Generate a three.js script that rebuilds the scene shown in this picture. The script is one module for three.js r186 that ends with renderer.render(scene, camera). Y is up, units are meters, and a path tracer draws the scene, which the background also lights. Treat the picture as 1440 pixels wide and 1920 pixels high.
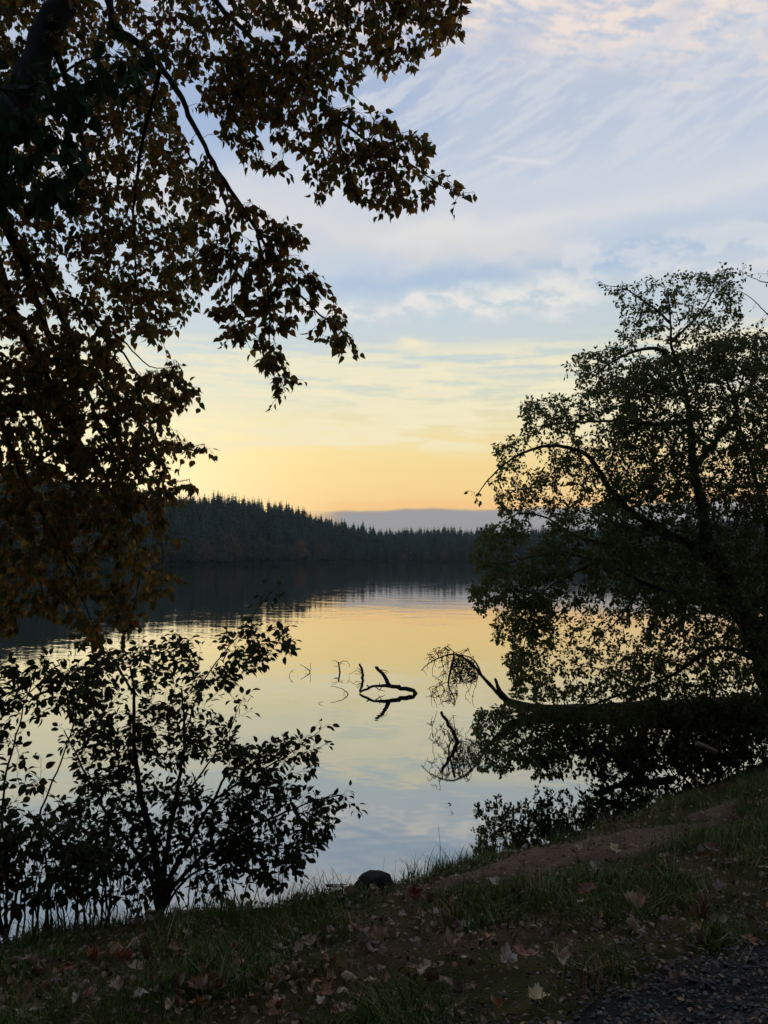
import * as THREE from 'three';
import { mergeGeometries, mergeVertices } from 'three/addons/utils/BufferGeometryUtils.js';

// ---------------------------------------------------------------- camera, sky, sun, exposure
const scene = new THREE.Scene();
const EYE = 2.5;                                   // metres above the lake
const LENS = 1442, TILT = Math.atan(88 / LENS);    // focal length in photo pixels, upward tilt
const camera = new THREE.PerspectiveCamera(2 * Math.atan(960 / LENS) * 180 / Math.PI, 3 / 4, 0.05, 4000);
camera.position.set(0, EYE, 0);
camera.lookAt(0, EYE + Math.tan(TILT), -1);
const renderer = new THREE.WebGLRenderer({ antialias: true });
renderer.toneMapping = THREE.LinearToneMapping;
renderer.toneMappingExposure = 1;
renderer.shadowMap.enabled = true;

const SUN_AZ = -22, SUN_EL = 1.6;                  // degrees; just behind the wooded ridge
const DEG = Math.PI / 180;
const sun = new THREE.DirectionalLight(new THREE.Color(1, 0.72, 0.45), 0.6);
sun.position.set(Math.sin(SUN_AZ * DEG) * Math.cos(SUN_EL * DEG), Math.sin(SUN_EL * DEG), -Math.cos(SUN_AZ * DEG) * Math.cos(SUN_EL * DEG)).multiplyScalar(1200);
sun.castShadow = true; sun.shadow.radius = 2; sun.name = 'sun';
sun.shadow.camera.left = -300; sun.shadow.camera.right = 300; sun.shadow.camera.top = 80; sun.shadow.camera.bottom = -80; sun.shadow.camera.far = 2500;
scene.add(sun, sun.target);

// ---------------------------------------------------------------- numbers
function rng(seed) { let s = seed >>> 0; return () => { s = (s + 0x6d2b79f5) | 0; let t = Math.imul(s ^ (s >>> 15), 1 | s); t = (t + Math.imul(t ^ (t >>> 7), 61 | t)) ^ t; return ((t ^ (t >>> 14)) >>> 0) / 4294967296; }; }
const lerp = (a, b, t) => a + (b - a) * t, clamp = (x, a = 0, b = 1) => Math.min(b, Math.max(a, x));
const smooth = (a, b, x) => { const t = clamp((x - a) / (b - a)); return t * t * (3 - 2 * t); };
const PERM = new Uint16Array(512), GR = new Float32Array(256);
{ const r = rng(77); const p = [...Array(256).keys()]; for (let i = 255; i > 0; i--) { const j = Math.floor(r() * (i + 1)); [p[i], p[j]] = [p[j], p[i]]; } for (let i = 0; i < 512; i++) PERM[i] = p[i & 255]; for (let i = 0; i < 256; i++) GR[i] = r(); }
function noise3(x, y, z) {
  const xi = Math.floor(x), yi = Math.floor(y), zi = Math.floor(z); let fx = x - xi, fy = y - yi, fz = z - zi;
  fx = fx * fx * (3 - 2 * fx); fy = fy * fy * (3 - 2 * fy); fz = fz * fz * (3 - 2 * fz);
  const X = xi & 255, Y = yi & 255, Z = zi & 255;
  const A = PERM[X] + Y, B = PERM[X + 1] + Y, a0 = PERM[A & 511] + Z, a1 = PERM[(A + 1) & 511] + Z, b0 = PERM[B & 511] + Z, b1 = PERM[(B + 1) & 511] + Z;
  const g = (i) => GR[PERM[i & 511] & 255];
  const x00 = g(a0) + (g(b0) - g(a0)) * fx, x10 = g(a1) + (g(b1) - g(a1)) * fx, x01 = g(a0 + 1) + (g(b0 + 1) - g(a0 + 1)) * fx, x11 = g(a1 + 1) + (g(b1 + 1) - g(a1 + 1)) * fx;
  const y0 = x00 + (x10 - x00) * fy, y1 = x01 + (x11 - x01) * fy;
  return y0 + (y1 - y0) * fz;
}
function fbm(x, y, z, n, gain = 0.52) { let s = 0, a = 0.5, t = 0; for (let i = 0; i < n; i++) { s += a * noise3(x, y, z); t += a; a *= gain; x = x * 2.03 + 17.1; y = y * 2.03 + 5.3; z = z * 2.03 + 9.7; } return s / t; }

// ---------------------------------------------------------------- the sky: air and clouds by direction
{
  const W = 4096, H = 2048, data = new Float32Array(W * H * 4);
  const lin = (c) => c.map((x) => Math.pow(x / 255, 2.2));
  const ramp = (stops) => { const s = stops.map(([e, c]) => [e, lin(c)]); return (e, out) => { let i = 0; while (i < s.length - 2 && e > s[i + 1][0]) i++; const t = smooth(s[i][0], s[i + 1][0], e) * 0.5 + clamp((e - s[i][0]) / (s[i + 1][0] - s[i][0])) * 0.5; for (let k = 0; k < 3; k++) out[k] = lerp(s[i][1][k], s[i + 1][1][k], t); return out; }; };
  const west = ramp([[0, [240, 184, 128]], [4, [250, 209, 140]], [6, [250, 216, 146]], [8, [247, 221, 154]], [10, [237, 223, 174]], [12.5, [213, 219, 194]], [15, [194, 212, 205]], [18, [186, 206, 216]], [21, [174, 198, 221]], [25, [172, 193, 221]], [30, [163, 183, 214]], [37, [157, 176, 208]], [60, [122, 144, 184]], [90, [98, 120, 164]]]);
  const east = ramp([[0, [112, 118, 142]], [5, [138, 134, 156]], [12, [146, 150, 180]], [25, [132, 150, 188]], [45, [108, 132, 178]], [90, [88, 112, 164]]]);
  const cream = lin([247, 236, 200]), white = lin([234, 231, 226]), pink = lin([246, 228, 216]), veilC = lin([210, 215, 224]), bankC = lin([136, 140, 149]), rimC = lin([252, 190, 128]), hot = lin([255, 246, 205]);
  const c = [0, 0, 0], e2 = [0, 0, 0];
  const mix = (to, a) => { if (a > 0) for (let k = 0; k < 3; k++) c[k] += (to[k] - c[k]) * a; };
  const win = (x, a, b, s) => smooth(a - s, a, x) * (1 - smooth(b, b + s, x));
  for (let row = 0; row < H; row++) {
    const el = ((row + 0.5) / H - 0.5) * 180;
    for (let col = 0; col < W; col++) {
      const o = (row * W + col) * 4;
      if (el < 0) { data[o] = 0.2; data[o + 1] = 0.18; data[o + 2] = 0.16; data[o + 3] = 1; continue; }
      const ph = ((col + 0.5) / W - 0.5) * 2 * Math.PI, x = Math.cos(ph), z = Math.sin(ph);   // x right, -z ahead
      const az = Math.atan2(x, -z) / DEG, near = Math.abs(az) < 55;
      const oct = near ? 5 : 3;
      west(el, c); east(el, e2);
      const back = Math.cos((az - SUN_AZ) * DEG);
      mix(e2, smooth(0.55, -0.7, back) * 0.9);
      // paler and pinker away from the glow, whiter near the sun
      const away = smooth(0.93, 0.6, back) * (1 - smooth(14, 30, el)) * 0.45; mix(lin([212, 204, 206]), away * smooth(-1, 8, el) * 0.7);
      const ang = Math.hypot((az - SUN_AZ) * Math.cos(el * DEG), (el - SUN_EL) * 1.1);
      mix(hot, 0.75 * Math.exp(-Math.pow(ang / 12, 2)));
      const gl = 0.26 * Math.exp(-Math.pow(ang / 16, 2)); for (let k = 0; k < 3; k++) c[k] *= 1 + gl;
      // thin high veil
      const sl = 16 * x;
      const v = fbm(4 * x, 4 * z, 0.16 * (el - 0.1 * sl), oct);
      mix(veilC, smooth(0.3, 0.6, v) * win(el, 17, 60, 8) * 0.5);
      if (near) {
        const fine = fbm(30 * x, 30 * z, 1.3 * (el + 0.5 * az * 0.2), 7, 0.64);
        // long cream streaks low over the ridge
        const st = fbm(13 * x + 3, 13 * z, 2.3 * (el + 0.02 * az), 7, 0.6);
        mix(cream, smooth(0.43, 0.62, st) * win(el, 8.8, 14.8, 1.8) * 0.75 * (1 - smooth(26, 45, Math.abs(az))));
        const st2 = fbm(26 * x + 7, 26 * z, 5.2 * (el + 0.03 * az), 7, 0.62);
        mix(cream, smooth(0.44, 0.6, st2) * win(el, 9, 14, 1.4) * 0.5);
        // ragged white band
        const wb = fbm(22 * x, 22 * z + 9, 0.55 * el, 7, 0.6) - 0.5;
        let t = (el - (17.9 + 0.075 * (az + 3.2)) + wb * 3.4) / (0.7 + 0.5 * smooth(4, 14, az));
        mix(white, 0.95 * Math.exp(-t * t) * win(az, -5, 14, 4) * smooth(0.36, 0.6, fine + 0.03));
        // small puff
        t = Math.hypot((az - 2.2) / 1.2, (el - 16 + wb * 1.4) / 0.42); mix(cream, 0.9 * Math.exp(-t * t) * smooth(0.36, 0.54, fine));
        // broad pale bank above it
        t = (el - (23.4 - 0.12 * az) + wb * 3.2) / 1.9;
        mix(lin([222, 219, 216]), 0.75 * Math.exp(-t * t) * win(az, -30, 10, 7));
        // diagonal streak rising to the right
        t = (el - (23.4 + 0.055 * (az - 3)) + wb * 1.6) / 0.85;
        mix(white, 0.55 * Math.exp(-t * t) * win(az, 4, 60, 8));
        t = (el - 25.6 + wb * 3) / 1.9; mix(veilC, 0.6 * Math.exp(-t * t) * win(az, -40, 40, 8));
        // clear blue strip
        t = (el - (20.1 + 0.05 * az) + wb * 1.8) / 0.75; mix(lin([160, 186, 218]), 0.5 * Math.exp(-t * t) * win(az, -2, 40, 6));
        // lumps over the right-hand trees
        const lump = fbm(24 * x + 40, 24 * z, 0.9 * el, 7, 0.66);
        mix(white, smooth(0.46, 0.62, lump) * win(el, 19.6, 21.6, 1.1) * win(az, 13, 45, 4) * 0.42);
        // rippled high cirrus
        const rip = fbm(40 * x + 1.4 * el, 40 * z, 1.9 * el + 8 * x, 8, 0.68), mass = fbm(6 * x + 2, 6 * z + 8, 0.24 * (el - 0.12 * az), 4);
        mix(pink, smooth(0.36, 0.64, rip) * smooth(0.34, 0.6, mass + 0.12 * win(el, 33, 37, 2)) * smooth(31, 34.5, el + 0.1 * (az - 16)) * (1 - smooth(44, 60, el)) * 0.9);
        mix(pink, smooth(0.4, 0.66, rip) * Math.exp(-Math.pow((el - 30.7 - wb * 2) / 0.9, 2)) * win(az, 20, 50, 3) * 0.6);
        // fanning fallstreaks
        const fan = fbm(40 * x - 1.7 * el, 40 * z, 0.45 * el + 10 * x, 8, 0.64);
        mix(veilC, smooth(0.42, 0.66, fan) * win(el, 26.5, 33, 1.8) * win(az, -4, 40, 6) * 0.72);
        t = (el - (27.9 - 0.16 * (az - 9))) / 0.16; mix(white, 0.45 * Math.exp(-t * t) * win(az, 9, 12, 1.2));
        // low lavender bank with a glowing rim
        const edge = 3.62 + 0.012 * az + (fbm(20 * x, 20 * z, 3, 4) - 0.5) * 0.5, on = smooth(-6.5, -2.5, az);
        mix(rimC, 0.42 * Math.exp(-Math.pow((el - edge - 0.3) / 0.4, 2)) * on);
        mix(bankC, (1 - smooth(edge - 0.18, edge + 0.1, el)) * on * 0.92);
      } else {
        const rip = fbm(18 * x, 18 * z, 0.8 * el, 3), mass = fbm(5 * x, 5 * z, 0.2 * el, 3);
        mix(veilC, smooth(0.4, 0.65, rip) * smooth(0.42, 0.6, mass) * win(el, 8, 50, 6) * 0.3 * smooth(-0.8, 0.6, back));
      }
      data[o] = c[0]; data[o + 1] = c[1]; data[o + 2] = c[2]; data[o + 3] = 1;
    }
  }
  const sky = new THREE.DataTexture(data, W, H, THREE.RGBAFormat, THREE.FloatType);
  sky.mapping = THREE.EquirectangularReflectionMapping; sky.magFilter = THREE.LinearFilter; sky.name = 'sky'; sky.needsUpdate = true;
  scene.background = sky; scene.environment = sky;
}

// ---------------------------------------------------------------- helpers
const V = (x, y, z) => new THREE.Vector3(x, y, z);
/** The point of the place that the photograph shows at (u, v), d metres ahead. */
function at(u, v, d) {
  const a = (u - 720) / LENS, b = (960 - v) / LENS, y = b * Math.cos(TILT) + Math.sin(TILT), z = b * Math.sin(TILT) - Math.cos(TILT);
  return V(a * d / -z, EYE + y * d / -z, -d);
}
function seen(p) {   // photo pixel of a point, for choosing which leaves are large enough to be parts
  const y = p.y - EYE, f = -p.z * Math.cos(TILT) + y * Math.sin(TILT), b = y * Math.cos(TILT) + p.z * Math.sin(TILT);
  return [720 + LENS * p.x / f, 960 - LENS * b / f, f];
}
const counts = new Map();
function numbered(name) { const n = counts.get(name) ?? 0; counts.set(name, n + 1); return n ? `${name}_${String(n).padStart(3, '0')}` : name; }
function tag(o, label, category, group) { o.userData.label = label; if (category) o.userData.category = category; if (group) o.userData.group = group; return o; }
function thing(name, label, category, p, group) { const o = new THREE.Group(); o.name = numbered(name); o.position.copy(p); scene.add(o); return tag(o, label, category, group); }
function part(name, geometry, material, parent, stuff) {
  const o = new THREE.Mesh(geometry, material); o.castShadow = o.receiveShadow = true;
  if (parent === scene) o.name = numbered(name);
  else { parent.userData.n ??= {}; const n = parent.userData.n[name] ?? 0; parent.userData.n[name] = n + 1; o.name = n ? `${name}_${String(n).padStart(3, '0')}` : name; }
  if (stuff) o.userData.kind = 'stuff';
  parent.add(o); return o;
}
/** Collects tubes, boxes and free triangles in world space; build() moves them to an origin. */
class Builder {
  constructor() { this.p = []; this.i = []; this.n = 0; }
  tube(points, r0, r1, sides = 6, rough = 0, r = null, power = 1) {
    const m = points.length, base = this.n; let nx = V(0.31, 0.2, 0.93).normalize();
    for (let k = 0; k < m; k++) {
      const t = points[Math.min(k + 1, m - 1)].clone().sub(points[Math.max(k - 1, 0)]).normalize();
      nx = nx.clone().sub(t.clone().multiplyScalar(nx.dot(t))); if (nx.lengthSq() < 1e-4) nx = V(t.y, -t.x, 0.01); nx.normalize();
      const ny = t.clone().cross(nx), R = lerp(r0, r1, Math.pow(k / (m - 1), power));
      for (let s = 0; s < sides; s++) {
        const a = s / sides * Math.PI * 2, q = R * (1 + (r ? (r() - 0.5) * rough : 0));
        this.p.push(points[k].x + (nx.x * Math.cos(a) + ny.x * Math.sin(a)) * q, points[k].y + (nx.y * Math.cos(a) + ny.y * Math.sin(a)) * q, points[k].z + (nx.z * Math.cos(a) + ny.z * Math.sin(a)) * q);
      }
    }
    for (let k = 0; k < m - 1; k++) for (let s = 0; s < sides; s++) { const a = base + k * sides + s, b = base + k * sides + (s + 1) % sides; this.i.push(a, b, a + sides, b, b + sides, a + sides); }
    this.n += m * sides;
    for (const [k, flip] of [[0, 1], [m - 1, 0]]) { for (let s = 1; s < sides - 1; s++) { const a = base + k * sides; flip ? this.i.push(a, a + s + 1, a + s) : this.i.push(a, a + s, a + s + 1); } }
    return this;
  }
  tri(...pts) { for (const q of pts) this.p.push(q.x, q.y, q.z); for (let k = 1; k < pts.length - 1; k++) this.i.push(this.n, this.n + k, this.n + k + 1); this.n += pts.length; return this; }
  build(origin = null) {
    const g = new THREE.BufferGeometry(), p = Float32Array.from(this.p);
    if (origin) for (let k = 0; k < p.length; k += 3) { p[k] -= origin.x; p[k + 1] -= origin.y; p[k + 2] -= origin.z; }
    g.setAttribute('position', new THREE.BufferAttribute(p, 3)); g.setIndex(this.i); g.computeVertexNormals();
    return g;
  }
}
const curve = (pts, step) => { const c = new THREE.CatmullRomCurve3(pts, false, 'centripetal'); return c.getSpacedPoints(Math.max(2, Math.ceil(c.getLength() / step))); };
const inside = (poly, u, v) => { let w = false; for (let i = 0, j = poly.length - 1; i < poly.length; j = i++) { const [a, b] = poly[i], [c, d] = poly[j]; if ((b > v) !== (d > v) && u < (c - a) * (v - b) / (d - b) + a) w = !w; } return w; };
const std = (o) => new THREE.MeshStandardMaterial(o), phys = (o) => new THREE.MeshPhysicalMaterial(o);
const rgb = (r, g, b) => new THREE.Color().setRGB(r, g, b);
function noiseTexture(size, f, color) {
  const d = new Uint8Array(size * size * 4);
  for (let y = 0; y < size; y++) for (let x = 0; x < size; x++) {
    const a = x / size * 2 * Math.PI, b = y / size * 2 * Math.PI, c = f(a, b, x / size, y / size), o = (y * size + x) * 4;
    d[o] = c[0]; d[o + 1] = c[1]; d[o + 2] = c[2]; d[o + 3] = 255;
  }
  const t = new THREE.DataTexture(d, size, size); t.wrapS = t.wrapT = THREE.RepeatWrapping; t.magFilter = THREE.LinearFilter; if (color) t.colorSpace = THREE.SRGBColorSpace; t.needsUpdate = true; return t;
}

// ---------------------------------------------------------------- the ground and the lake
const SHORE = [[-900, 8], [-60, 2], [-12, -2.6], [-6, -3.7], [-4, -4.35], [-2.9, -4.85], [-2.1, -5.2], [-1.24, -5.62], [-0.75, -5.6], [-0.28, -5.85], [0.25, -6.15], [0.8, -6.55], [1.35, -6.8], [1.95, -7.25], [2.6, -7.85], [3.5, -8.7], [5.3, -10.2], [7.5, -12.0], [12, -14.6], [60, -26], [900, -60]];
function shoreDistance(x, z) {   // metres from the waterline, positive on land
  let best = 1e9, sign = 1;
  for (let i = 0; i < SHORE.length - 1; i++) {
    const [ax, az] = SHORE[i], [bx, bz] = SHORE[i + 1], dx = bx - ax, dz = bz - az, t = clamp(((x - ax) * dx + (z - az) * dz) / (dx * dx + dz * dz)), px = x - ax - dx * t, pz = z - az - dz * t, q = px * px + pz * pz;
    if (q < best) { best = q; sign = dx * pz - dz * px > 0 ? 1 : -1; }
  }
  return sign * Math.sqrt(best);
}
function ground(x, z) {
  const d = shoreDistance(x, z) + (fbm(x * 1.7, z * 1.7, 3.3, 3) - 0.5) * 0.35;
  const base = d > 0 ? 1.15 * (1 - Math.exp(-d * 0.36)) + 0.06 * smooth(0, 0.25, d) - 0.03 : Math.max(-3, d * 0.3) - 0.03;
  const rough = Math.abs(x) < 12 && z > -16 && z < 4 ? (fbm(x * 3.1, z * 3.1, 1.1, 3) - 0.5) * 0.075 + (fbm(x * 14, z * 14, 6.1, 2) - 0.5) * 0.035 : 0;
  return base + rough * smooth(-0.5, 0.4, d) + smooth(14, 80, Math.max(d, 0)) * 6;
}
function onGround(u, v) {   // where the line of sight at (u, v) meets the bank
  let lo = 1.2; for (let d = 1.2; d < 40; d += 0.05) { const p = at(u, v, d); if (p.y < Math.max(ground(p.x, p.z), 0)) { let hi = d; for (let k = 0; k < 14; k++) { const m = (lo + hi) / 2, q = at(u, v, m); q.y < Math.max(ground(q.x, q.z), 0) ? hi = m : lo = m; } const q = at(u, v, hi); q.y = Math.max(ground(q.x, q.z), 0); return q; } lo = d; }
  return at(u, v, 40);
}
const DIRT = [[0.05, -5.15, 0.1], [0.5, -5.24, 0.22], [0.78, -5.38, 0.3], [1.05, -5.46, 0.4], [1.4, -5.66, 0.44], [1.74, -5.85, 0.4], [2.12, -6.12, 0.26], [2.55, -6.38, 0.2], [3.25, -6.62, 0.16], [4.6, -7.0, 0.16], [6.5, -7.6, 0.2]];   // x, z, half width of the bare track
const track = (x, z) => { let best = -9; for (let i = 0; i < DIRT.length - 1; i++) { const [ax, az, aw] = DIRT[i], [bx, bz, bw] = DIRT[i + 1], dx = bx - ax, dz = bz - az, t = clamp(((x - ax) * dx + (z - az) * dz) / (dx * dx + dz * dz)); best = Math.max(best, lerp(aw, bw, t) - Math.hypot(x - ax - dx * t, z - az - dz * t)); } return best + (fbm(x * 3, z * 3, 8, 5, 0.62) - 0.5) * 0.75; };
const gravelEdge = (x, z) => (z + 3.02 + 0.62 * (x - 0.66) + (fbm(x * 3, z * 3, 2, 3) - 0.5) * 0.35) * 0.85;   // positive on the gravel path
function axis(lo, hi, fine, far) {   // grid lines: fine between lo and hi, ever wider out to far
  const a = []; for (let x = lo; x <= hi + 1e-6; x += fine) a.push(x);
  let s = fine, x = hi; while (x < far) { s *= 1.22; x += s; a.push(x); }
  s = fine; x = lo; while (x > -far) { s *= 1.22; x -= s; a.unshift(x); }
  return a;
}
function sheet(xs, zs, height, paint) {
  const p = [], c = [], idx = [], uv = [], w = xs.length;
  for (const z of zs) for (const x of xs) { p.push(x, height(x, z), z); uv.push(x, z); if (paint) c.push(...paint(x, z)); }
  for (let j = 0; j < zs.length - 1; j++) for (let i = 0; i < w - 1; i++) { const a = j * w + i; idx.push(a, a + w, a + 1, a + 1, a + w, a + w + 1); }
  const g = new THREE.BufferGeometry(); g.setAttribute('position', new THREE.Float32BufferAttribute(p, 3)); g.setAttribute('uv', new THREE.Float32BufferAttribute(uv, 2));
  if (paint) g.setAttribute('color', new THREE.Float32BufferAttribute(c, 3));
  g.setIndex(idx); g.computeVertexNormals(); return g;
}
const soilTex = noiseTexture(512, (a, b, s, t) => { const n = 0.5 * fbm(9 * Math.cos(a) + 20, 9 * Math.sin(a) + 20 + 9 * Math.cos(b), 9 * Math.sin(b) + 20, 4) + 0.5 * fbm(31 * Math.cos(a) + 50, 31 * Math.sin(a) + 50 + 31 * Math.cos(b), 31 * Math.sin(b) + 50, 3), g = 150 + 190 * (n - 0.5); return [g, g, g].map((q) => clamp(q, 0, 255)); }, false);
soilTex.repeat.set(1.1, 1.1);
{
  const xs = axis(-4.6, 6.4, 0.045, 950), zs = axis(-10.6, -1.8, 0.045, 950);
  const g = sheet(xs, zs, ground, (x, z) => {
    const n = fbm(x * 2.3, z * 2.3, 4, 3), m = fbm(x * 19, z * 19, 12, 2), k = 0.65 + 0.7 * m;
    const grass = smooth(0.36, 0.6, n), q = [lerp(0.08, 0.055, grass) * k, lerp(0.05, 0.052, grass) * k, lerp(0.026, 0.017, grass) * k];
    return q;
  });
  const o = part('ground', g, phys({ vertexColors: true, roughness: 1, specularIntensity: 0.15, bumpMap: soilTex, bumpScale: 0.03 }), scene); o.userData = { kind: 'structure' };
}
function patch(name, x0, x1, z0, z1, step, how, paint, material) {   // a sheet laid on the bank where how(x, z) > 0, sinking under it along its edge
  const xs = [], zs = []; for (let x = x0; x <= x1; x += step) xs.push(x); for (let z = z0; z <= z1; z += step) zs.push(z);
  const g = sheet(xs, zs, (x, z) => { const k = how(x, z); return ground(x, z) + (k > 0 ? lerp(-0.02, 0.022, smooth(0, 0.12, k)) : -0.02 - Math.min(0.1, -k)); }, paint);
  const keep = [], pos = g.attributes.position, ix = g.index.array;
  for (let i = 0; i < ix.length; i += 3) { let best = -9; for (let j = 0; j < 3; j++) best = Math.max(best, how(pos.getX(ix[i + j]), pos.getZ(ix[i + j]))); if (best > -0.03) keep.push(ix[i], ix[i + 1], ix[i + 2]); }
  g.setIndex(keep); const o = part(name, g, material, scene); o.userData = { kind: 'structure' }; return o;
}
patch('dirt_path', -0.4, 6.8, -8.6, -5.0, 0.04, track, (x, z) => { const k = 0.6 + 0.8 * fbm(x * 9, z * 9, 3, 4), m = fbm(x * 2, z * 2, 9, 2); return [0.15 * k, lerp(0.09, 0.1, m) * k, lerp(0.052, 0.064, m) * k]; }, phys({ vertexColors: true, roughness: 1, specularIntensity: 0.15, bumpMap: soilTex, bumpScale: 0.035 }));
patch('gravel_path', -1.2, 4.5, -5.2, 1.2, 0.05, gravelEdge, (x, z) => { const k = 0.6 + 0.8 * fbm(x * 30, z * 30, 3, 2); return [0.022 * k, 0.0205 * k, 0.018 * k]; }, phys({ vertexColors: true, roughness: 1, specularIntensity: 0.2, bumpMap: soilTex, bumpScale: 0.02 }));
{
  // calm water: small waves of many lengths and headings, a tile of 16 metres
  const S = 1024, T = 16, r = rng(5), sx = new Float32Array(S * S), sy = new Float32Array(S * S), waves = [];
  for (let i = 0; i < 70; i++) {
    const len = 0.14 * Math.pow(24, r()), dir = (r() - 0.5) * 2.0 + 1.45, k = T / len, kx = Math.round(k * Math.cos(dir)), ky = Math.round(k * Math.sin(dir));
    if (kx || ky) waves.push([kx, ky, r() * 6.28, 0.00046 * Math.pow(len, -0.25) * (0.5 + r())]);
  }
  for (const [kx, ky, ph, s] of waves) { const L = Math.hypot(kx, ky); for (let y = 0; y < S; y++) for (let x = 0; x < S; x++) { const q = s * Math.cos(2 * Math.PI * (kx * x + ky * y) / S + ph); sx[y * S + x] += q * kx / L; sy[y * S + x] += q * ky / L; } }
  const d = new Float32Array(S * S * 4);
  for (let i = 0; i < S * S; i++) {
    const a = (i % S) / S * 6.2832, b = Math.floor(i / S) / S * 6.2832, m = smooth(0.34, 0.66, fbm(2.2 * Math.cos(a) + 9, 2.2 * Math.sin(a) + 4 + 3 * Math.cos(b), 3 * Math.sin(b) + 7, 3)), k = 0.2 + 1.6 * m;
    const n = V(-sx[i] * k, -sy[i] * k, 1).normalize(); d[i * 4] = n.x * 0.5 + 0.5; d[i * 4 + 1] = n.y * 0.5 + 0.5; d[i * 4 + 2] = n.z * 0.5 + 0.5; d[i * 4 + 3] = 1;
  }
  const t = new THREE.DataTexture(d, S, S, THREE.RGBAFormat, THREE.FloatType); t.wrapS = t.wrapT = THREE.RepeatWrapping; t.magFilter = THREE.LinearFilter; t.repeat.set(1 / T, 1 / T); t.needsUpdate = true;
  const g = new THREE.PlaneGeometry(1900, 1000, 8, 8).rotateX(-Math.PI / 2).translate(0, 0, -480), p = g.attributes.position, uv = g.attributes.uv;
  for (let i = 0; i < p.count; i++) uv.setXY(i, p.getX(i), -p.getZ(i));
  const o = part('lake', g, phys({ color: rgb(0.44, 0.445, 0.43), roughness: 0.03, metalness: 1, normalMap: t, normalScale: new THREE.Vector2(1, 1) }), scene);
  o.userData = { kind: 'structure' };
}

// ---------------------------------------------------------------- the far shore: hills, conifers, autumn trees
const key = (table, x) => { let i = 0; while (i < table.length - 2 && x > table[i + 1][0]) i++; const t = smooth(table[i][0], table[i + 1][0], x); return lerp(table[i][1], table[i + 1][1], t); };
const farShore = (az) => key([[-80, 150], [-45, 210], [-26, 270], [-14, 360], [-8, 430], [-3, 520], [2, 560], [10, 540], [27, 430], [50, 300], [80, 200]], az);
const ridgeRise = (az) => key([[-80, 28], [-27, 32], [-20, 30], [-15, 27], [-10.5, 31], [-8.5, 28.5], [-5, 23], [-2.5, 18.5], [0, 14], [3, 14.5], [8, 13], [27, 15], [60, 14]], az);
const hill = (az, back) => (back < 0 ? back * 0.12 : 0.4 + ridgeRise(az) * smooth(-10, 150, back) - 0.2) + (back > 0 ? (fbm(az * 0.6, back * 0.02, 3, 2) - 0.5) * 2 : 0);
{
  const p = [], idx = [], rows = [-30, -8, -1, 0.5, 3, 8, 16, 26, 38, 52, 70, 90, 115, 145, 190, 300], n = 240;
  for (let j = 0; j < rows.length; j++) for (let i = 0; i <= n; i++) { const az = -80 + 160 * i / n, R = farShore(az) + rows[j]; p.push(Math.sin(az * DEG) * R, hill(az, rows[j]), -Math.cos(az * DEG) * R); }
  for (let j = 0; j < rows.length - 1; j++) for (let i = 0; i < n; i++) { const a = j * (n + 1) + i; idx.push(a, a + 1, a + n + 1, a + 1, a + n + 2, a + n + 1); }
  const g = new THREE.BufferGeometry(); g.setAttribute('position', new THREE.Float32BufferAttribute(p, 3)); g.setIndex(idx); g.computeVertexNormals();
  const o = part('hills', g, phys({ color: rgb(0.016, 0.02, 0.013), roughness: 1, specularIntensity: 0 }), scene); o.userData = { kind: 'structure' };
}
function conifer(seed) {   // one unit tall
  const r = rng(seed), b = new Builder();
  b.tube([V(0, 0, 0), V(0, 0.5, 0), V(0, 1, 0)], 0.016, 0.002, 4);
  const tiers = 17, lean = r() * 6;
  for (let k = 0; k < tiers; k++) {
    const h = 0.12 + 0.86 * Math.pow(k / tiers, 0.9), reach = 0.19 * Math.pow(1 - h, 0.72) * (0.8 + 0.4 * r()) + 0.008, nb = h > 0.8 ? 5 : 7;
    for (let i = 0; i < nb; i++) {
      const a = i / nb * 6.283 + k * 1.3 + r() * 0.7, L = reach * (0.55 + 0.65 * r()), dx = Math.cos(a), dz = Math.sin(a), y = h + 0.02 * r(), drop = L * (0.25 + 0.25 * r()) * (h > 0.85 ? -0.4 : 1), w = L * 0.42;
      const A = V(0, y + 0.015, 0), M1 = V(dx * L * 0.55 - dz * w, y - drop * 0.7, dz * L * 0.55 + dx * w), M2 = V(dx * L * 0.55 + dz * w, y - drop * 0.7, dz * L * 0.55 - dx * w), T = V(dx * L, y - drop, dz * L), U = V(dx * L * 0.5, y - drop * 0.2 + 0.006, dz * L * 0.5);
      b.tri(A, M1, U); b.tri(A, U, M2); b.tri(M1, T, U); b.tri(U, T, M2);
    }
  }
  return b.build();
}
function roundTree(seed, lumps) {   // one unit tall: a crown of many small leaf clumps round a short trunk
  const r = rng(seed), b = new Builder();
  b.tube([V(0, 0, 0), V(0.01, 0.3, 0), V(0, 0.75, 0)], 0.025, 0.006, 5);
  for (let l = 0; l < lumps; l++) {
    const a = r() * 6.283, ry = 0.24 + 0.62 * r(), rr = 0.3 * Math.sqrt(r()) * Math.sin(Math.PI * clamp(ry * 0.85 + 0.15)) , c = V(Math.cos(a) * rr, ry, Math.sin(a) * rr), s = 0.09 + 0.08 * r();
    b.tube([V(0, ry * 0.6, 0), c], 0.008, 0.003, 3);
    for (let k = 0; k < 34; k++) {
      const d = V(r() - 0.5, r() - 0.45, r() - 0.5).normalize(), q = c.clone().addScaledVector(d, s * (0.55 + 0.5 * r())), t = V(r() - 0.5, r() - 0.5, r() - 0.5).normalize(), u = d.clone().cross(t).normalize(), w = 0.018 + 0.014 * r();
      b.tri(q.clone().addScaledVector(t, w), q.clone().addScaledVector(u, w * 0.7), q.clone().addScaledVector(t, -w), q.clone().addScaledVector(u, -w * 0.7));
    }
  }
  return b.build();
}
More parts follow.
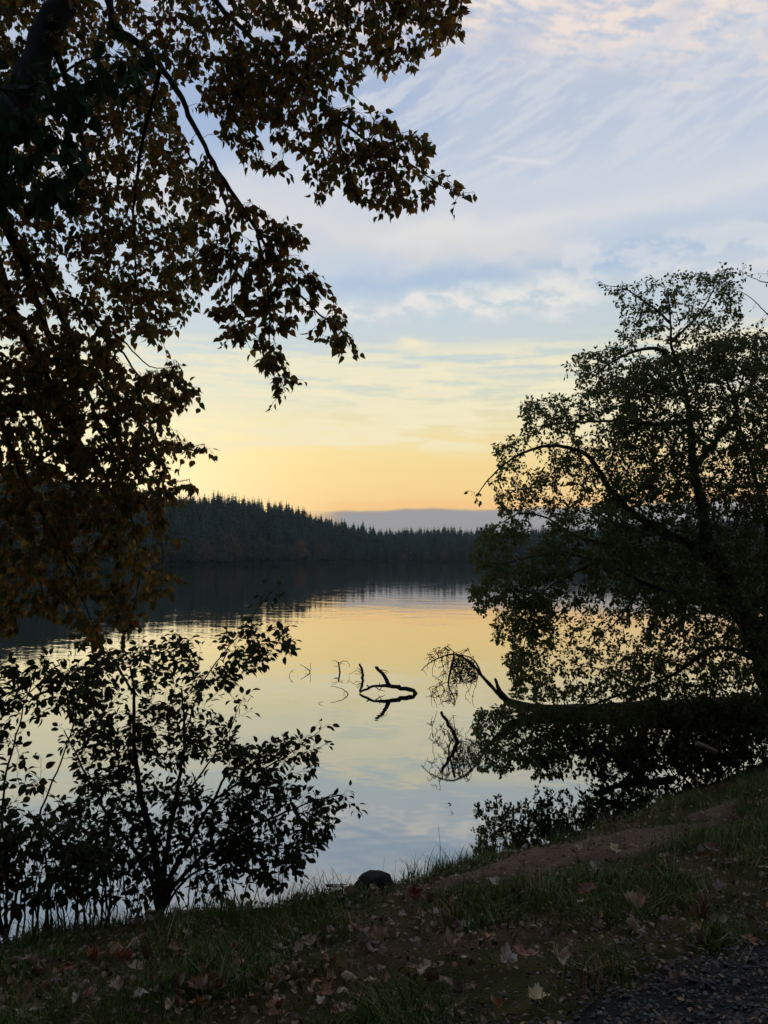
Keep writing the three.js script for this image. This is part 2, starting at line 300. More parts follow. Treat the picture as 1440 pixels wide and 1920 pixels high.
{
  const r = rng(31), forms = [conifer(1), conifer(2), conifer(3), conifer(4)], bark = rgb(0.03, 0.04, 0.03);
  const mats = [rgb(0.022, 0.042, 0.03), rgb(0.026, 0.045, 0.028), rgb(0.018, 0.036, 0.028)].map((color) => std({ color, roughness: 1, side: THREE.DoubleSide }));
  const trees = [];
  for (let i = 0; i < 8200; i++) {
    const az = -44 + 88 * r(), back = 3 + 165 * Math.pow(r(), 0.85), R = farShore(az) + back, x = Math.sin(az * DEG) * R, z = -Math.cos(az * DEG) * R;
    if (trees.some((t) => Math.abs(t.az - az) < 1 && Math.hypot(t.x - x, t.z - z) < 2.5)) continue;
    const low = smooth(20, 5, back);
    const h = lerp(lerp(12, 18, fbm(az * 0.8, back * 0.03, 5, 2)) * (0.68 + 0.6 * r()), 9, low * 0.7);
    trees.push({ az, x, z, y: hill(az, back) - 0.5, h, turn: r() * 6.28, wide: 0.85 + 0.5 * r(), f: Math.floor(r() * 4), m: Math.floor(r() * 3) });
  }
  // the trees that make the skyline are things of their own
  const best = new Map();
  for (const t of trees) { if (t.az < -27.5 || t.az > 27.5) continue; const e = (t.y + t.h - EYE) / Math.hypot(t.x, t.z), k = Math.floor(t.az / 0.34); if (!best.has(k) || best.get(k).e < e) best.set(k, { e, t }); }
  const line = new Set([...best.values()].map((q) => q.t));
  const protos = forms.map((f) => mats.map((m) => new THREE.Mesh(f, m)));
  for (const t of line) {
    const o = protos[t.f][t.m].clone(); o.name = numbered('conifer_tree'); o.position.set(t.x, t.y, t.z); o.rotation.y = t.turn; o.scale.set(t.h * t.wide, t.h, t.h * t.wide); o.castShadow = o.receiveShadow = true; scene.add(o);
    if (t.az < -5) tag(o, 'dark pointed conifer on the skyline of the high wooded ridge across the lake', 'conifer', 'conifers on the skyline of the ridge');
    else tag(o, 'dark pointed conifer on the low far shore under the lavender cloud bank', 'conifer', 'conifers on the skyline of the low far shore');
  }
  const rest = trees.filter((t) => !line.has(t));
  const wood = new THREE.Group(); wood.name = 'far_forest'; scene.add(wood); tag(wood, 'dark mass of conifers covering the slopes beyond the lake', 'forest'); wood.userData.kind = 'stuff';
  forms.forEach((f, n) => {
    const list = rest.filter((t) => t.f === n), im = new THREE.InstancedMesh(f, std({ color: rgb(1, 1, 1), roughness: 1, side: THREE.DoubleSide }), list.length), q = new THREE.Object3D();
    im.name = n ? `conifers_${String(n).padStart(3, '0')}` : 'conifers'; im.userData.kind = 'stuff'; im.castShadow = im.receiveShadow = true;
    list.forEach((t, k) => { q.position.set(t.x, t.y, t.z); q.rotation.set(0, t.turn, 0); q.scale.set(t.h * t.wide, t.h, t.h * t.wide); q.updateMatrix(); im.setMatrixAt(k, q.matrix); im.setColorAt(k, mats[t.m].color); });
    wood.add(im);
  });
  // round-crowned autumn trees along the waterline
  const rounds = [roundTree(11, 26), roundTree(12, 30), roundTree(13, 24)], shore = [];
  const tones = { rust: rgb(0.15, 0.07, 0.03), olive: rgb(0.06, 0.055, 0.026), green: rgb(0.036, 0.046, 0.024), brown: rgb(0.085, 0.058, 0.032) };
  const crown = Object.fromEntries(Object.entries(tones).map(([k, color]) => [k, std({ color, roughness: 1, side: THREE.DoubleSide })]));
  const put = (u, back, h, tone, label, group, wide = 1.25) => {
    const az = Math.atan((u - 720) / LENS) / DEG, R = farShore(az) + back, o = new THREE.Mesh(rounds[Math.floor(r() * 3)], crown[tone]); o.name = numbered('autumn_tree');
    o.position.set(Math.sin(az * DEG) * R, hill(az, back) - 0.3, -Math.cos(az * DEG) * R); o.rotation.y = r() * 6; o.scale.set(h * wide, h, h * wide); o.castShadow = o.receiveShadow = true; scene.add(o); tag(o, label, 'tree', group);
  };
  put(562, 4, 14, 'rust', 'rust brown round-crowned tree at the foot of the ridge, palest on that shore', null, 1.35);
  put(430, 14, 15, 'brown', 'dull brown bushy tree low on the ridge, just past the yellow hanging leaves', null, 1.3);
  put(590, 6, 9, 'brown', 'small brown tree beside the rust brown round tree on the far shore');
  put(756, 3, 6, 'rust', 'small reddish shrub at the waterline of the low far shore', null, 1.6);
  for (let u = 40; u < 900; u += 14) { const q = u + (r() - 0.5) * 10; if (Math.abs(q - 562) < 16) continue; put(q, 2 + 10 * r(), (u < 640 ? 8 : 5) + 5 * r(), r() < 0.6 ? 'green' : r() < 0.6 ? 'olive' : 'brown', 'low round-crowned tree in the dim row along the far waterline', 'low trees along the far waterline', 1.3); }
}

// ---------------------------------------------------------------- unseen trees added behind the viewer to shade the bank
{
  const r = rng(44), forms = [conifer(7), conifer(8), roundTree(21, 60), roundTree(22, 70)], spots = [[], [], [], []];
  for (let n = 0; n < 420 && spots.flat().length < 150; n++) { const x = -45 + 90 * r(), z = 3.5 + 32 * r() + 0.05 * Math.abs(x); if (spots.flat().some(([a, b]) => Math.hypot(a - x, b - z) < 2.2)) continue; spots[Math.floor(r() * 4)].push([x, z, 11 + 9 * r()]); }
  const wood = new THREE.Group(); wood.name = 'added_woods'; scene.add(wood); tag(wood, 'unseen trees added behind the viewer for shade on the bank', 'added_woods'); wood.userData.kind = 'stuff';
  forms.forEach((f, k) => {
    const im = new THREE.InstancedMesh(f, std({ color: k < 2 ? rgb(0.022, 0.034, 0.022) : rgb(0.05, 0.045, 0.02), roughness: 1, side: THREE.DoubleSide }), spots[k].length), q = new THREE.Object3D(); im.name = k ? `trees_00${k}` : 'trees'; im.userData.kind = 'stuff'; im.castShadow = im.receiveShadow = true;
    spots[k].forEach(([x, z, h], i) => { q.position.set(x, ground(x, z) - 0.3, z); q.rotation.set(0, x * 7, 0); q.scale.set(h * (k < 2 ? 1.5 : 1), h, h * (k < 2 ? 1.5 : 1)); q.updateMatrix(); im.setMatrixAt(i, q.matrix); }); wood.add(im);
  });
  scene.fog = new THREE.FogExp2(rgb(0.8, 1, 0.97), 0.0001);
}

// ---------------------------------------------------------------- growing branches, twigs and leaves
function leafGeometry(form) {   // base at the origin, tip along +x, one unit long, folded along the midrib
  const out = form === 'heart' ? [[0, 0], [-0.06, 0.17], [0.08, 0.34], [0.32, 0.38], [0.6, 0.23], [0.8, 0.08], [1, 0]] : form === 'oval' ? [[0, 0], [0.15, 0.22], [0.42, 0.33], [0.7, 0.26], [0.9, 0.1], [1, 0]] : [[0, 0], [0.2, 0.16], [0.5, 0.22], [0.8, 0.12], [1, 0]];
  const b = new Builder(), z = (x, y) => 0.3 * Math.abs(y) - 0.22 * x * x, rib = [0.3, 0.62];
  for (const s of [1, -1]) {
    const e = out.map(([x, y]) => V(x, s * y, z(x, y))), m = [V(0, 0, 0), ...rib.map((x) => V(x, 0, z(x, 0))), V(1, 0, z(1, 0))];
    const half = Math.ceil(out.length / 2);
    for (let k = 1; k < out.length - 1; k++) { const c = k < half - 1 ? m[0] : k < out.length - 2 ? m[1] : m[2]; s > 0 ? b.tri(c, e[k], e[k + 1]) : b.tri(c, e[k + 1], e[k]); }
    s > 0 ? b.tri(m[0], e[half - 1], m[1]) : b.tri(m[0], m[1], e[half - 1]);
    s > 0 ? b.tri(m[1], e[out.length - 2], m[2]) : b.tri(m[1], m[2], e[out.length - 2]);
  }
  b.tube([V(-0.62, 0, 0.1), V(-0.3, 0, 0.02), V(0, 0, 0)], 0.013, 0.013, 3);
  return b.build();
}
const leafMat = (o = {}) => phys({ color: rgb(1, 1, 1), roughness: 1, transmission: 0.45, thickness: 0, specularIntensity: 0.25, side: THREE.DoubleSide, ...o });
/**
 * A plant: hand-placed stems, then twigs that reach from the nearest wood to anchors spread through regions, then leaves along the twigs.
 */
function grow(o) {
  const r = rng(o.seed), root = thing(o.name, o.label, o.category, o.base), nodes = [], leaves = [];
  const wood = std({ color: o.bark, roughness: 0.95, bumpMap: soilTex, bumpScale: 0 });
  for (const [name, pts, r0, r1] of o.stems) {
    const raw = pts.map((q) => q.isVector3 ? q : at(...q)), c = curve(raw, Math.max(0.06, r1 * 1.5));
    for (let k = 1; k < c.length - 1; k++) c[k].add(V(r() - 0.5, r() - 0.5, r() - 0.5).multiplyScalar(0.012 + r1 * 0.2));
    part(name, new Builder().tube(c, r0, r1, r0 > 0.04 ? 10 : 6, 0.22, r, name === 'limb' ? 0.62 : 1).build(o.base), wood, root);
    c.forEach((p, k) => { if (k / c.length > (o.bare ?? 0.05)) nodes.push(p); });
  }
  const anchors = [];
  for (const g of o.regions) {
    const xs = g.poly.map((q) => q[0]), ys = g.poly.map((q) => q[1]), x0 = Math.min(...xs), x1 = Math.max(...xs), y0 = Math.min(...ys), y1 = Math.max(...ys);
    for (let n = 0, guard = 0; n < g.count && guard < g.count * 40; guard++) {
      const u = lerp(x0, x1, r()), v = lerp(y0, y1, r()); if (!inside(g.poly, u, v)) continue;
      if (g.clump && fbm(u / g.clump, v / g.clump, o.seed, 2) < 0.22 + 0.32 * r()) continue;
      if (o.thin?.some(([poly, keep]) => inside(poly, u, v) && r() > keep)) continue;
      const p = at(u, v, lerp(g.near, g.far, r())); if (p.y < Math.max(ground(p.x, p.z), 0) + 0.04) continue;
      anchors.push({ p, g }); n++;
    }
  }
  if (o.leaf) for (const [name, pts, , r1] of o.stems) if (r1 <= 0.005 && name !== 'cane') { const q = pts[pts.length - 1], end = q.isVector3 ? q : at(...q); for (let k = 0; k < 5; k++) anchors.push({ p: end.clone().add(V(r() - 0.5, r() - 0.6, r() - 0.5).multiplyScalar(k ? 0.2 : 0.05)), g: { ...o.regions[0], per: 4, run: 0.15 } }); }
  for (const a of anchors) { a.d = 1e9; for (let k = 0; k < nodes.length; k += 2) { const q = nodes[k].distanceToSquared(a.p); if (q < a.d) a.d = q; } }
  anchors.sort((a, b) => a.d - b.d);
  const twigs = new Builder(), up = o.up ?? 0;   // up > 0: twigs climb, up < 0: twigs hang
  for (const { p, g } of anchors) {
    let best = null, cost = 1e9;
    for (const n of nodes) { const dx = n.x - p.x, dy = n.y - p.y, dz = n.z - p.z, q = Math.sqrt(dx * dx + dy * dy + dz * dz) + up * dy; if (q < cost) { cost = q; best = n; } }
    const L = best.distanceTo(p); if (L > (o.most ?? 0.9) || L < 0.015) continue;
    const mid = best.clone().lerp(p, 0.5).add(V(r() - 0.5, r() - 0.5, r() - 0.5).multiplyScalar(L * 0.3)); mid.y += L * (o.arch ?? 0.12);
    const n = clamp(Math.round(L / 0.05), 4, 12), pts = [];
    for (let k = 0; k <= n; k++) { const t = k / n; pts.push(V(0, 0, 0).addScaledVector(best, (1 - t) * (1 - t)).addScaledVector(mid, 2 * t * (1 - t)).addScaledVector(p, t * t)); }
    for (let k = 1; k < n; k++) pts[k].add(V(r() - 0.5, r() - 0.5, r() - 0.5).multiplyScalar(0.012));
    twigs.tube(pts, (o.twig ?? 0.003) * clamp(L / 0.3, 0.6, 1.8), (o.twig ?? 0.003) * 0.4, 3);
    for (let k = 1; k <= n; k++) nodes.push(pts[k]);
    if (!o.leaf) continue;
    const total = Math.round(g.per * (0.6 + 0.8 * r()));
    for (let k = 0; k < total; k++) {
      const t = 1 - Math.pow(k / total, 1.1) * Math.min(0.9, (g.run ?? 0.34) / L), f = t * n, i = Math.min(n - 1, Math.floor(f)), q = pts[i].clone().lerp(pts[i + 1], f - i), dir = pts[i + 1].clone().sub(pts[i]).normalize();
      const side = V(r() - 0.5, r() - 0.5, r() - 0.5).cross(dir).normalize();
      const tip = dir.multiplyScalar(o.leaf.along * (k ? 1 : 1.6)).addScaledVector(side, 0.75).add(V((r() - 0.5) * 0.5, -o.leaf.droop * (0.5 + r()), (r() - 0.5) * 0.5)).normalize();
      let nrm = V(r() - 0.5, (r() - 0.5) + o.leaf.flat * 0.8, r() - 0.5); nrm.sub(tip.clone().multiplyScalar(nrm.dot(tip))); if (nrm.lengthSq() < 1e-4) nrm.set(tip.y, -tip.x, 0.1); nrm.normalize();
      const s = o.leaf.size * (g.size ?? 1) * (0.62 + 0.6 * r()), b = q.addScaledVector(tip, 0.6 * s), y = nrm.clone().cross(tip);
      if (b.y + tip.y * s < 0.02) continue;
      const m = new THREE.Matrix4().makeBasis(tip.clone().multiplyScalar(s), y.multiplyScalar(s * (0.85 + 0.3 * r())), nrm.clone().multiplyScalar(s * (0.4 + 1.2 * r()))).setPosition(b.clone().sub(o.base));
      const [pu, pv, pd] = seen(b), view = b.clone().sub(camera.position).normalize();
      leaves.push({ m, c: Math.floor(r() * o.leaf.colors.length), big: pu > 0 && pu < 1440 && pv > 0 && pv < 1920 ? s / pd * (0.35 + Math.abs(nrm.dot(view))) : 0 });
    }
  }
  if (twigs.n) part('twig', twigs.build(o.base), wood, root, true);
  if (!o.leaf) return root;
  const geo = leafGeometry(o.leaf.form), single = new Set(o.leaf.parts ? [...leaves].sort((a, b) => b.big - a.big).slice(0, o.leaf.parts) : []);
  const mats = o.leaf.colors.map((color) => leafMat({ color, transmission: o.leaf.through ?? 0.45 }));
  const first = new THREE.Mesh(geo, mats[0]); let k = 0;
  for (const l of single) { const q = first.clone(); q.material = mats[l.c]; q.name = k ? `leaf_${String(k).padStart(3, '0')}` : 'leaf'; k++; l.m.decompose(q.position, q.quaternion, q.scale); q.castShadow = q.receiveShadow = true; root.add(q); }
  const rest = leaves.filter((l) => !single.has(l)), im = new THREE.InstancedMesh(geo, leafMat({ transmission: o.leaf.through ?? 0.45 }), rest.length), tint = new THREE.Color();
  rest.forEach((l, i) => { im.setMatrixAt(i, l.m); im.setColorAt(i, tint.copy(o.leaf.colors[l.c]).multiplyScalar(0.7 + 0.6 * r())); });
  im.name = 'foliage'; im.userData.kind = 'stuff'; im.castShadow = im.receiveShadow = true; root.add(im);
  console.log(o.name, 'anchors', anchors.length, 'leaves', leaves.length);
  return root;
}
const barkDark = rgb(0.045, 0.036, 0.028);

// ---------------------------------------------------------------- the tree hanging over the view
grow({
  name: 'autumn_tree_overhead', label: 'tree with rust and olive heart-shaped leaves hanging over the near bank', category: 'tree', seed: 101, base: V(-4.3, 0.6, -3.4), bark: rgb(0.018, 0.014, 0.011), up: -0.35, arch: 0.1, most: 0.8, twig: 0.0028, bare: 0.2,
  stems: [
    ['trunk', [V(-4.3, 0.5, -3.4), V(-4.0, 2.2, -3.6), V(-3.3, 3.9, -4.0), [-60, 330, 4.2], [92, 60, 4.45], [150, -60, 4.5], [215, -330, 4.5]], 0.17, 0.06],
    ['limb', [[150, -60, 4.5], [200, -10, 4.45], [216, 48, 4.4], [270, 88, 4.35], [322, 155, 4.3], [362, 232, 4.25], [402, 310, 4.2], [442, 372, 4.2], [482, 432, 4.2], [512, 492, 4.2], [552, 542, 4.2], [602, 592, 4.2], [648, 626, 4.2]], 0.034, 0.004],
    ['limb', [[190, -220, 4.5], [300, -90, 4.5], [392, -8, 4.5], [452, 52, 4.5], [522, 112, 4.45], [582, 172, 4.4], [642, 230, 4.35], [702, 272, 4.3], [762, 302, 4.3], [805, 335, 4.3], [862, 362, 4.3]], 0.03, 0.003],
    ['limb', [[215, -330, 4.5], [430, -190, 4.4], [600, -80, 4.3], [720, 0, 4.25], [790, 42, 4.2], [862, 28, 4.2]], 0.04, 0.003],
    ['branch', [[92, 60, 4.45], [128, 160, 4.6], [150, 240, 4.7], [165, 330, 4.75]], 0.028, 0.005],
    ['branch', [[-60, 330, 4.2], [0, 390, 4.5], [22, 440, 4.7], [50, 500, 4.8], [66, 555, 4.9], [96, 640, 4.95], [130, 760, 5]], 0.05, 0.006],
    ['branch', [[-60, 340, 4.2], [10, 540, 4.9], [32, 605, 5], [66, 668, 5.1], [96, 728, 5.1], [122, 778, 5.1], [152, 830, 5.1], [200, 905, 5.1], [240, 990, 5.1]], 0.045, 0.005],
    ['branch', [[60, 480, 4.8], [135, 642, 4.8], [166, 738, 4.8], [205, 842, 4.8], [262, 930, 4.8]], 0.022, 0.003],
    ['branch', [[-60, 450, 4.4], [-30, 700, 4.6], [30, 860, 4.7], [90, 980, 4.7], [160, 1090, 4.7]], 0.035, 0.004],
    ['branch', [[205, 842, 4.8], [245, 960, 4.7], [262, 1070, 4.7], [246, 1165, 4.7]], 0.009, 0.002],
    ['branch', [[30, 860, 4.7], [60, 1000, 4.7], [80, 1120, 4.7]], 0.012, 0.003],
    ['branch', [[262, 930, 4.8], [300, 1010, 4.7], [306, 1100, 4.6]], 0.007, 0.002],
    ['branch', [[90, 980, 4.7], [140, 1090, 4.7], [182, 1190, 4.7]], 0.009, 0.002],
    ['branch', [[300, 130, 4.3], [262, 300, 4.6], [250, 420, 4.7], [258, 540, 4.75], [275, 620, 4.8]], 0.014, 0.003],
    ['branch', [[128, 160, 4.6], [190, 190, 4.9], [250, 200, 5]], 0.012, 0.003],
    ['branch', [[402, 310, 4.2], [430, 420, 4.25], [432, 520, 4.25], [440, 620, 4.25]], 0.01, 0.002],
    ['branch', [[482, 432, 4.2], [505, 560, 4.15], [508, 660, 4.15], [535, 735, 4.15]], 0.009, 0.002],
    ['branch', [[130, 560, 4.9], [220, 650, 4.7], [290, 735, 4.6], [340, 752, 4.55], [368, 736, 4.55]], 0.012, 0.002],
    ['branch', [[140, 560, 4.9], [230, 640, 4.7], [290, 690, 4.6], [332, 688, 4.6]], 0.01, 0.002],
    ['branch', [[180, 800, 4.9], [260, 880, 4.7], [320, 905, 4.6], [356, 898, 4.6]], 0.01, 0.002],
    ['branch', [[165, 700, 4.9], [250, 780, 4.7], [310, 838, 4.6], [350, 840, 4.55], [384, 832, 4.55]], 0.012, 0.002],
  ],
  regions: [
    { poly: [[200, -90], [880, -90], [872, 20], [858, 100], [800, 90], [768, 128], [735, 145], [690, 108], [655, 180], [600, 150], [560, 210], [480, 240], [420, 200], [380, 200], [330, 130], [262, 70]], count: 812, per: 7, run: 0.5, near: 3.9, far: 4.9 },
    { poly: [[420, 100], [560, 110], [640, 190], [720, 210], [760, 245], [818, 258], [800, 305], [862, 352], [790, 385], [705, 415], [688, 390], [640, 345], [585, 380], [560, 330], [480, 320], [420, 260], [400, 180]], count: 360, per: 7, run: 0.5, near: 4.0, far: 4.6 },
    { poly: [[380, 300], [470, 380], [560, 420], [572, 455], [605, 520], [632, 560], [655, 630], [640, 665], [600, 645], [560, 610], [545, 680], [568, 735], [522, 735], [492, 685], [470, 650], [432, 640], [402, 585], [385, 520], [360, 430]], count: 268, per: 7, run: 0.5, near: 4.0, far: 4.4 },
    { poly: [[-120, -90], [200, -90], [262, 60], [322, 180], [372, 300], [385, 420], [395, 510], [370, 565], [340, 610], [300, 630], [240, 630], [190, 700], [150, 760], [-120, 780]], count: 2392, per: 7, run: 0.5, near: 4.3, far: 5.6 },
    { poly: [[-120, 700], [180, 640], [240, 690], [325, 690], [368, 730], [340, 768], [316, 795], [385, 830], [345, 855], [310, 880], [338, 920], [260, 960], [-120, 960]], count: 1015, per: 7, run: 0.5, near: 4.3, far: 5.4 },
    { poly: [[-120, 920], [290, 920], [322, 985], [296, 1020], [318, 1060], [286, 1090], [312, 1112], [290, 1150], [262, 1120], [240, 1195], [205, 1150], [180, 1212], [140, 1160], [100, 1190], [70, 1150], [20, 1185], [-120, 1160]], count: 600, per: 7, run: 0.5, near: 4.2, far: 5.3 },
    { poly: [[290, 930], [345, 900], [352, 960], [345, 1040], [300, 1100]], count: 12, per: 4, near: 4.2, far: 4.7 },
  ],
  leaf: { form: 'heart', size: 0.045, along: 0.45, droop: 1.0, flat: 0.15, parts: 300, through: 0.55, colors: [rgb(0.16, 0.1, 0.024), rgb(0.19, 0.085, 0.024), rgb(0.13, 0.12, 0.03), rgb(0.085, 0.1, 0.03), rgb(0.11, 0.085, 0.028), rgb(0.3, 0.16, 0.03)] },
});
grow({
  name: 'leafy_branch', label: 'dark green broad-leaved branch hanging in front of the rust-leaved tree', category: 'branch', seed: 133, base: at(-60, 130, 3.3), bark: barkDark, up: -0.2, most: 0.6, twig: 0.003,
  stems: [['branch', [[-140, 60, 3.5], [0, 170, 3.4], [90, 150, 3.35], [170, 110, 3.3], [250, 105, 3.3]], 0.016, 0.003], ['branch', [[0, 170, 3.4], [60, 250, 3.3], [110, 330, 3.3]], 0.01, 0.002]],
  regions: [{ poly: [[-80, 130], [60, 120], [190, 100], [270, 110], [265, 165], [190, 170], [170, 210], [140, 340], [60, 380], [-80, 360]], count: 95, per: 5, near: 3.1, far: 3.6 }],
  leaf: { form: 'oval', size: 0.075, along: 0.5, droop: 1.1, flat: 0.3, parts: 140, through: 0.25, colors: [rgb(0.02, 0.05, 0.02), rgb(0.026, 0.06, 0.022), rgb(0.03, 0.05, 0.018)] },
});

// ---------------------------------------------------------------- shrubs at the water's edge, near bank
const darkLeaf = [rgb(0.04, 0.055, 0.02), rgb(0.05, 0.05, 0.02), rgb(0.035, 0.045, 0.018), rgb(0.065, 0.05, 0.02)];
{
  const r = rng(8), canes = [];
  for (let k = 0; k < 46; k++) { const u = 150 + 390 * r(), v = 1700 - 0.06 * (u - 300), d = 5.35 + 0.3 * r(), top = 1600 - 170 * r(), b = at(u, v, d); b.y = Math.max(0, ground(b.x, b.z)) - 0.02; canes.push(['cane', [b, at(u + (r() - 0.5) * 80, lerp(v, top, 0.5), d), at(u + (u - 330) * 0.35 * r() + (r() - 0.5) * 150, top, d + 0.2 * r())], 0.003 + 0.004 * r() * r(), 0.0016]); }
  const foot = onGround(300, 1712);
  grow({
    name: 'waterside_shrub', label: 'many-stemmed dark leafy shrub on the near bank, its outer twigs reaching over pale water', category: 'shrub', seed: 202, base: foot, bark: rgb(0.03, 0.026, 0.02), up: 0.3, arch: 0.06, most: 0.75, twig: 0.0026, bare: 0.25,
    stems: [
      ['stem', [foot, [297, 1650, 5.5], [290, 1590, 5.45], [268, 1510, 5.4], [252, 1410, 5.4], [250, 1300, 5.4], [244, 1250, 5.4]], 0.036, 0.008],
      ['stem', [foot, [318, 1650, 5.45], [342, 1600, 5.4], [368, 1555, 5.4], [400, 1500, 5.35], [430, 1440, 5.3]], 0.028, 0.006],
      ['stem', [foot, [310, 1610, 5.5], [330, 1500, 5.6], [345, 1380, 5.6], [340, 1290, 5.6]], 0.026, 0.006],
      ['stem', [foot, [332, 1655, 5.45], [420, 1575, 5.3], [520, 1530, 5.25], [580, 1505, 5.2], [642, 1490, 5.2]], 0.018, 0.003],
      ['stem', [[400, 1500, 5.35], [470, 1455, 5.3], [540, 1415, 5.25], [600, 1370, 5.2]], 0.01, 0.0025],
      ['stem', [foot, [360, 1640, 5.4], [450, 1610, 5.3], [520, 1590, 5.25], [570, 1595, 5.2]], 0.012, 0.003],
      ['stem', [foot, [270, 1620, 5.6], [210, 1540, 5.6], [160, 1450, 5.6], [120, 1370, 5.6]], 0.02, 0.004],
      ['stem', [[250, 1300, 5.4], [215, 1240, 5.4], [190, 1215, 5.4], [150, 1205, 5.4]], 0.01, 0.003],
      ['stem', [[345, 1380, 5.6], [385, 1270, 5.6], [430, 1212, 5.6], [488, 1135, 5.6], [522, 1100, 5.6]], 0.007, 0.0025],
      ['stem', [[300, 1560, 5.5], [430, 1370, 5.4], [450, 1320, 5.4]], 0.01, 0.003],
      ...canes,
    ],
    thin: [[[[60, 1340], [140, 1340], [150, 1500], [60, 1500]], 0.2], [[[150, 1610], [560, 1610], [560, 1720], [100, 1720]], 0.45]],
    regions: [
      { poly: [[130, 1255], [200, 1205], [330, 1185], [400, 1200], [425, 1165], [545, 1170], [545, 1228], [460, 1262], [400, 1310], [430, 1350], [440, 1392], [470, 1400], [470, 1600], [400, 1640], [250, 1640], [110, 1640], [130, 1400]], count: 760, per: 7, near: 5.0, far: 5.9, clump: 40 },
      { poly: [[430, 1400], [500, 1385], [590, 1372], [596, 1440], [530, 1480], [645, 1490], [628, 1555], [575, 1610], [560, 1655], [500, 1650], [420, 1640]], count: 275, per: 6, near: 4.95, far: 5.5, clump: 40 },
      { poly: [[120, 1590], [560, 1600], [540, 1665], [300, 1690], [120, 1720]], count: 188, per: 5, near: 5.1, far: 5.6 },
      { poly: [[480, 1090], [560, 1050], [575, 1080], [500, 1150], [430, 1190]], count: 5, per: 3, near: 5.5, far: 5.7 },
    ],
    leaf: { form: 'oval', size: 0.05, along: 0.8, droop: 0.35, flat: 0.9, parts: 300, through: 0.35, colors: darkLeaf },
  });
  const canes2 = [], r2 = rng(9);
  for (let k = 0; k < 34; k++) { const u = -70 + 280 * r2(), d = 4.75 + 0.35 * r2(), b = at(u, 1760 - 0.1 * u, d); b.y = Math.max(0, ground(b.x, b.z)) - 0.02; canes2.push(['cane', [b, at(u + (r2() - 0.5) * 30, 1640, d), at(u + (r2() - 0.4) * 90, 1500 + 110 * r2(), d)], 0.005 + 0.003 * r2(), 0.002]); }
  const foot2 = onGround(10, 1770);
  grow({
    name: 'waterside_shrub', label: 'thin-caned shrub with sparse large leaves cut off by the edge of the photo', category: 'shrub', seed: 203, base: foot2, bark: rgb(0.03, 0.026, 0.02), up: 0.3, arch: 0.05, most: 0.7, twig: 0.0026, bare: 0.2,
    stems: [
      ['stem', [foot2, [12, 1620, 4.8], [4, 1500, 4.8], [30, 1380, 4.8], [60, 1270, 4.8]], 0.014, 0.003],
      ['stem', [foot2, [50, 1600, 4.85], [85, 1500, 4.9], [125, 1400, 4.9], [150, 1290, 4.9]], 0.012, 0.003],
      ['stem', [foot2, [-40, 1500, 4.8], [-20, 1380, 4.8], [40, 1310, 4.8], [110, 1260, 4.8]], 0.012, 0.003],
      ...canes2,
    ],
    regions: [
      { poly: [[-90, 1235], [60, 1232], [150, 1240], [200, 1210], [220, 1290], [120, 1330], [60, 1340], [-90, 1330]], count: 100, per: 6, near: 4.5, far: 5.2 },
      { poly: [[-90, 1340], [70, 1340], [80, 1480], [40, 1540], [-90, 1560]], count: 48, per: 5, near: 4.5, far: 5.1 },
      { poly: [[-90, 1540], [60, 1500], [200, 1500], [210, 1620], [150, 1690], [-90, 1720]], count: 230, per: 6, near: 4.5, far: 5.1, clump: 40 },
    ],
    leaf: { form: 'oval', size: 0.055, along: 0.7, droop: 0.5, flat: 0.7, parts: 120, through: 0.35, colors: darkLeaf },
  });
}

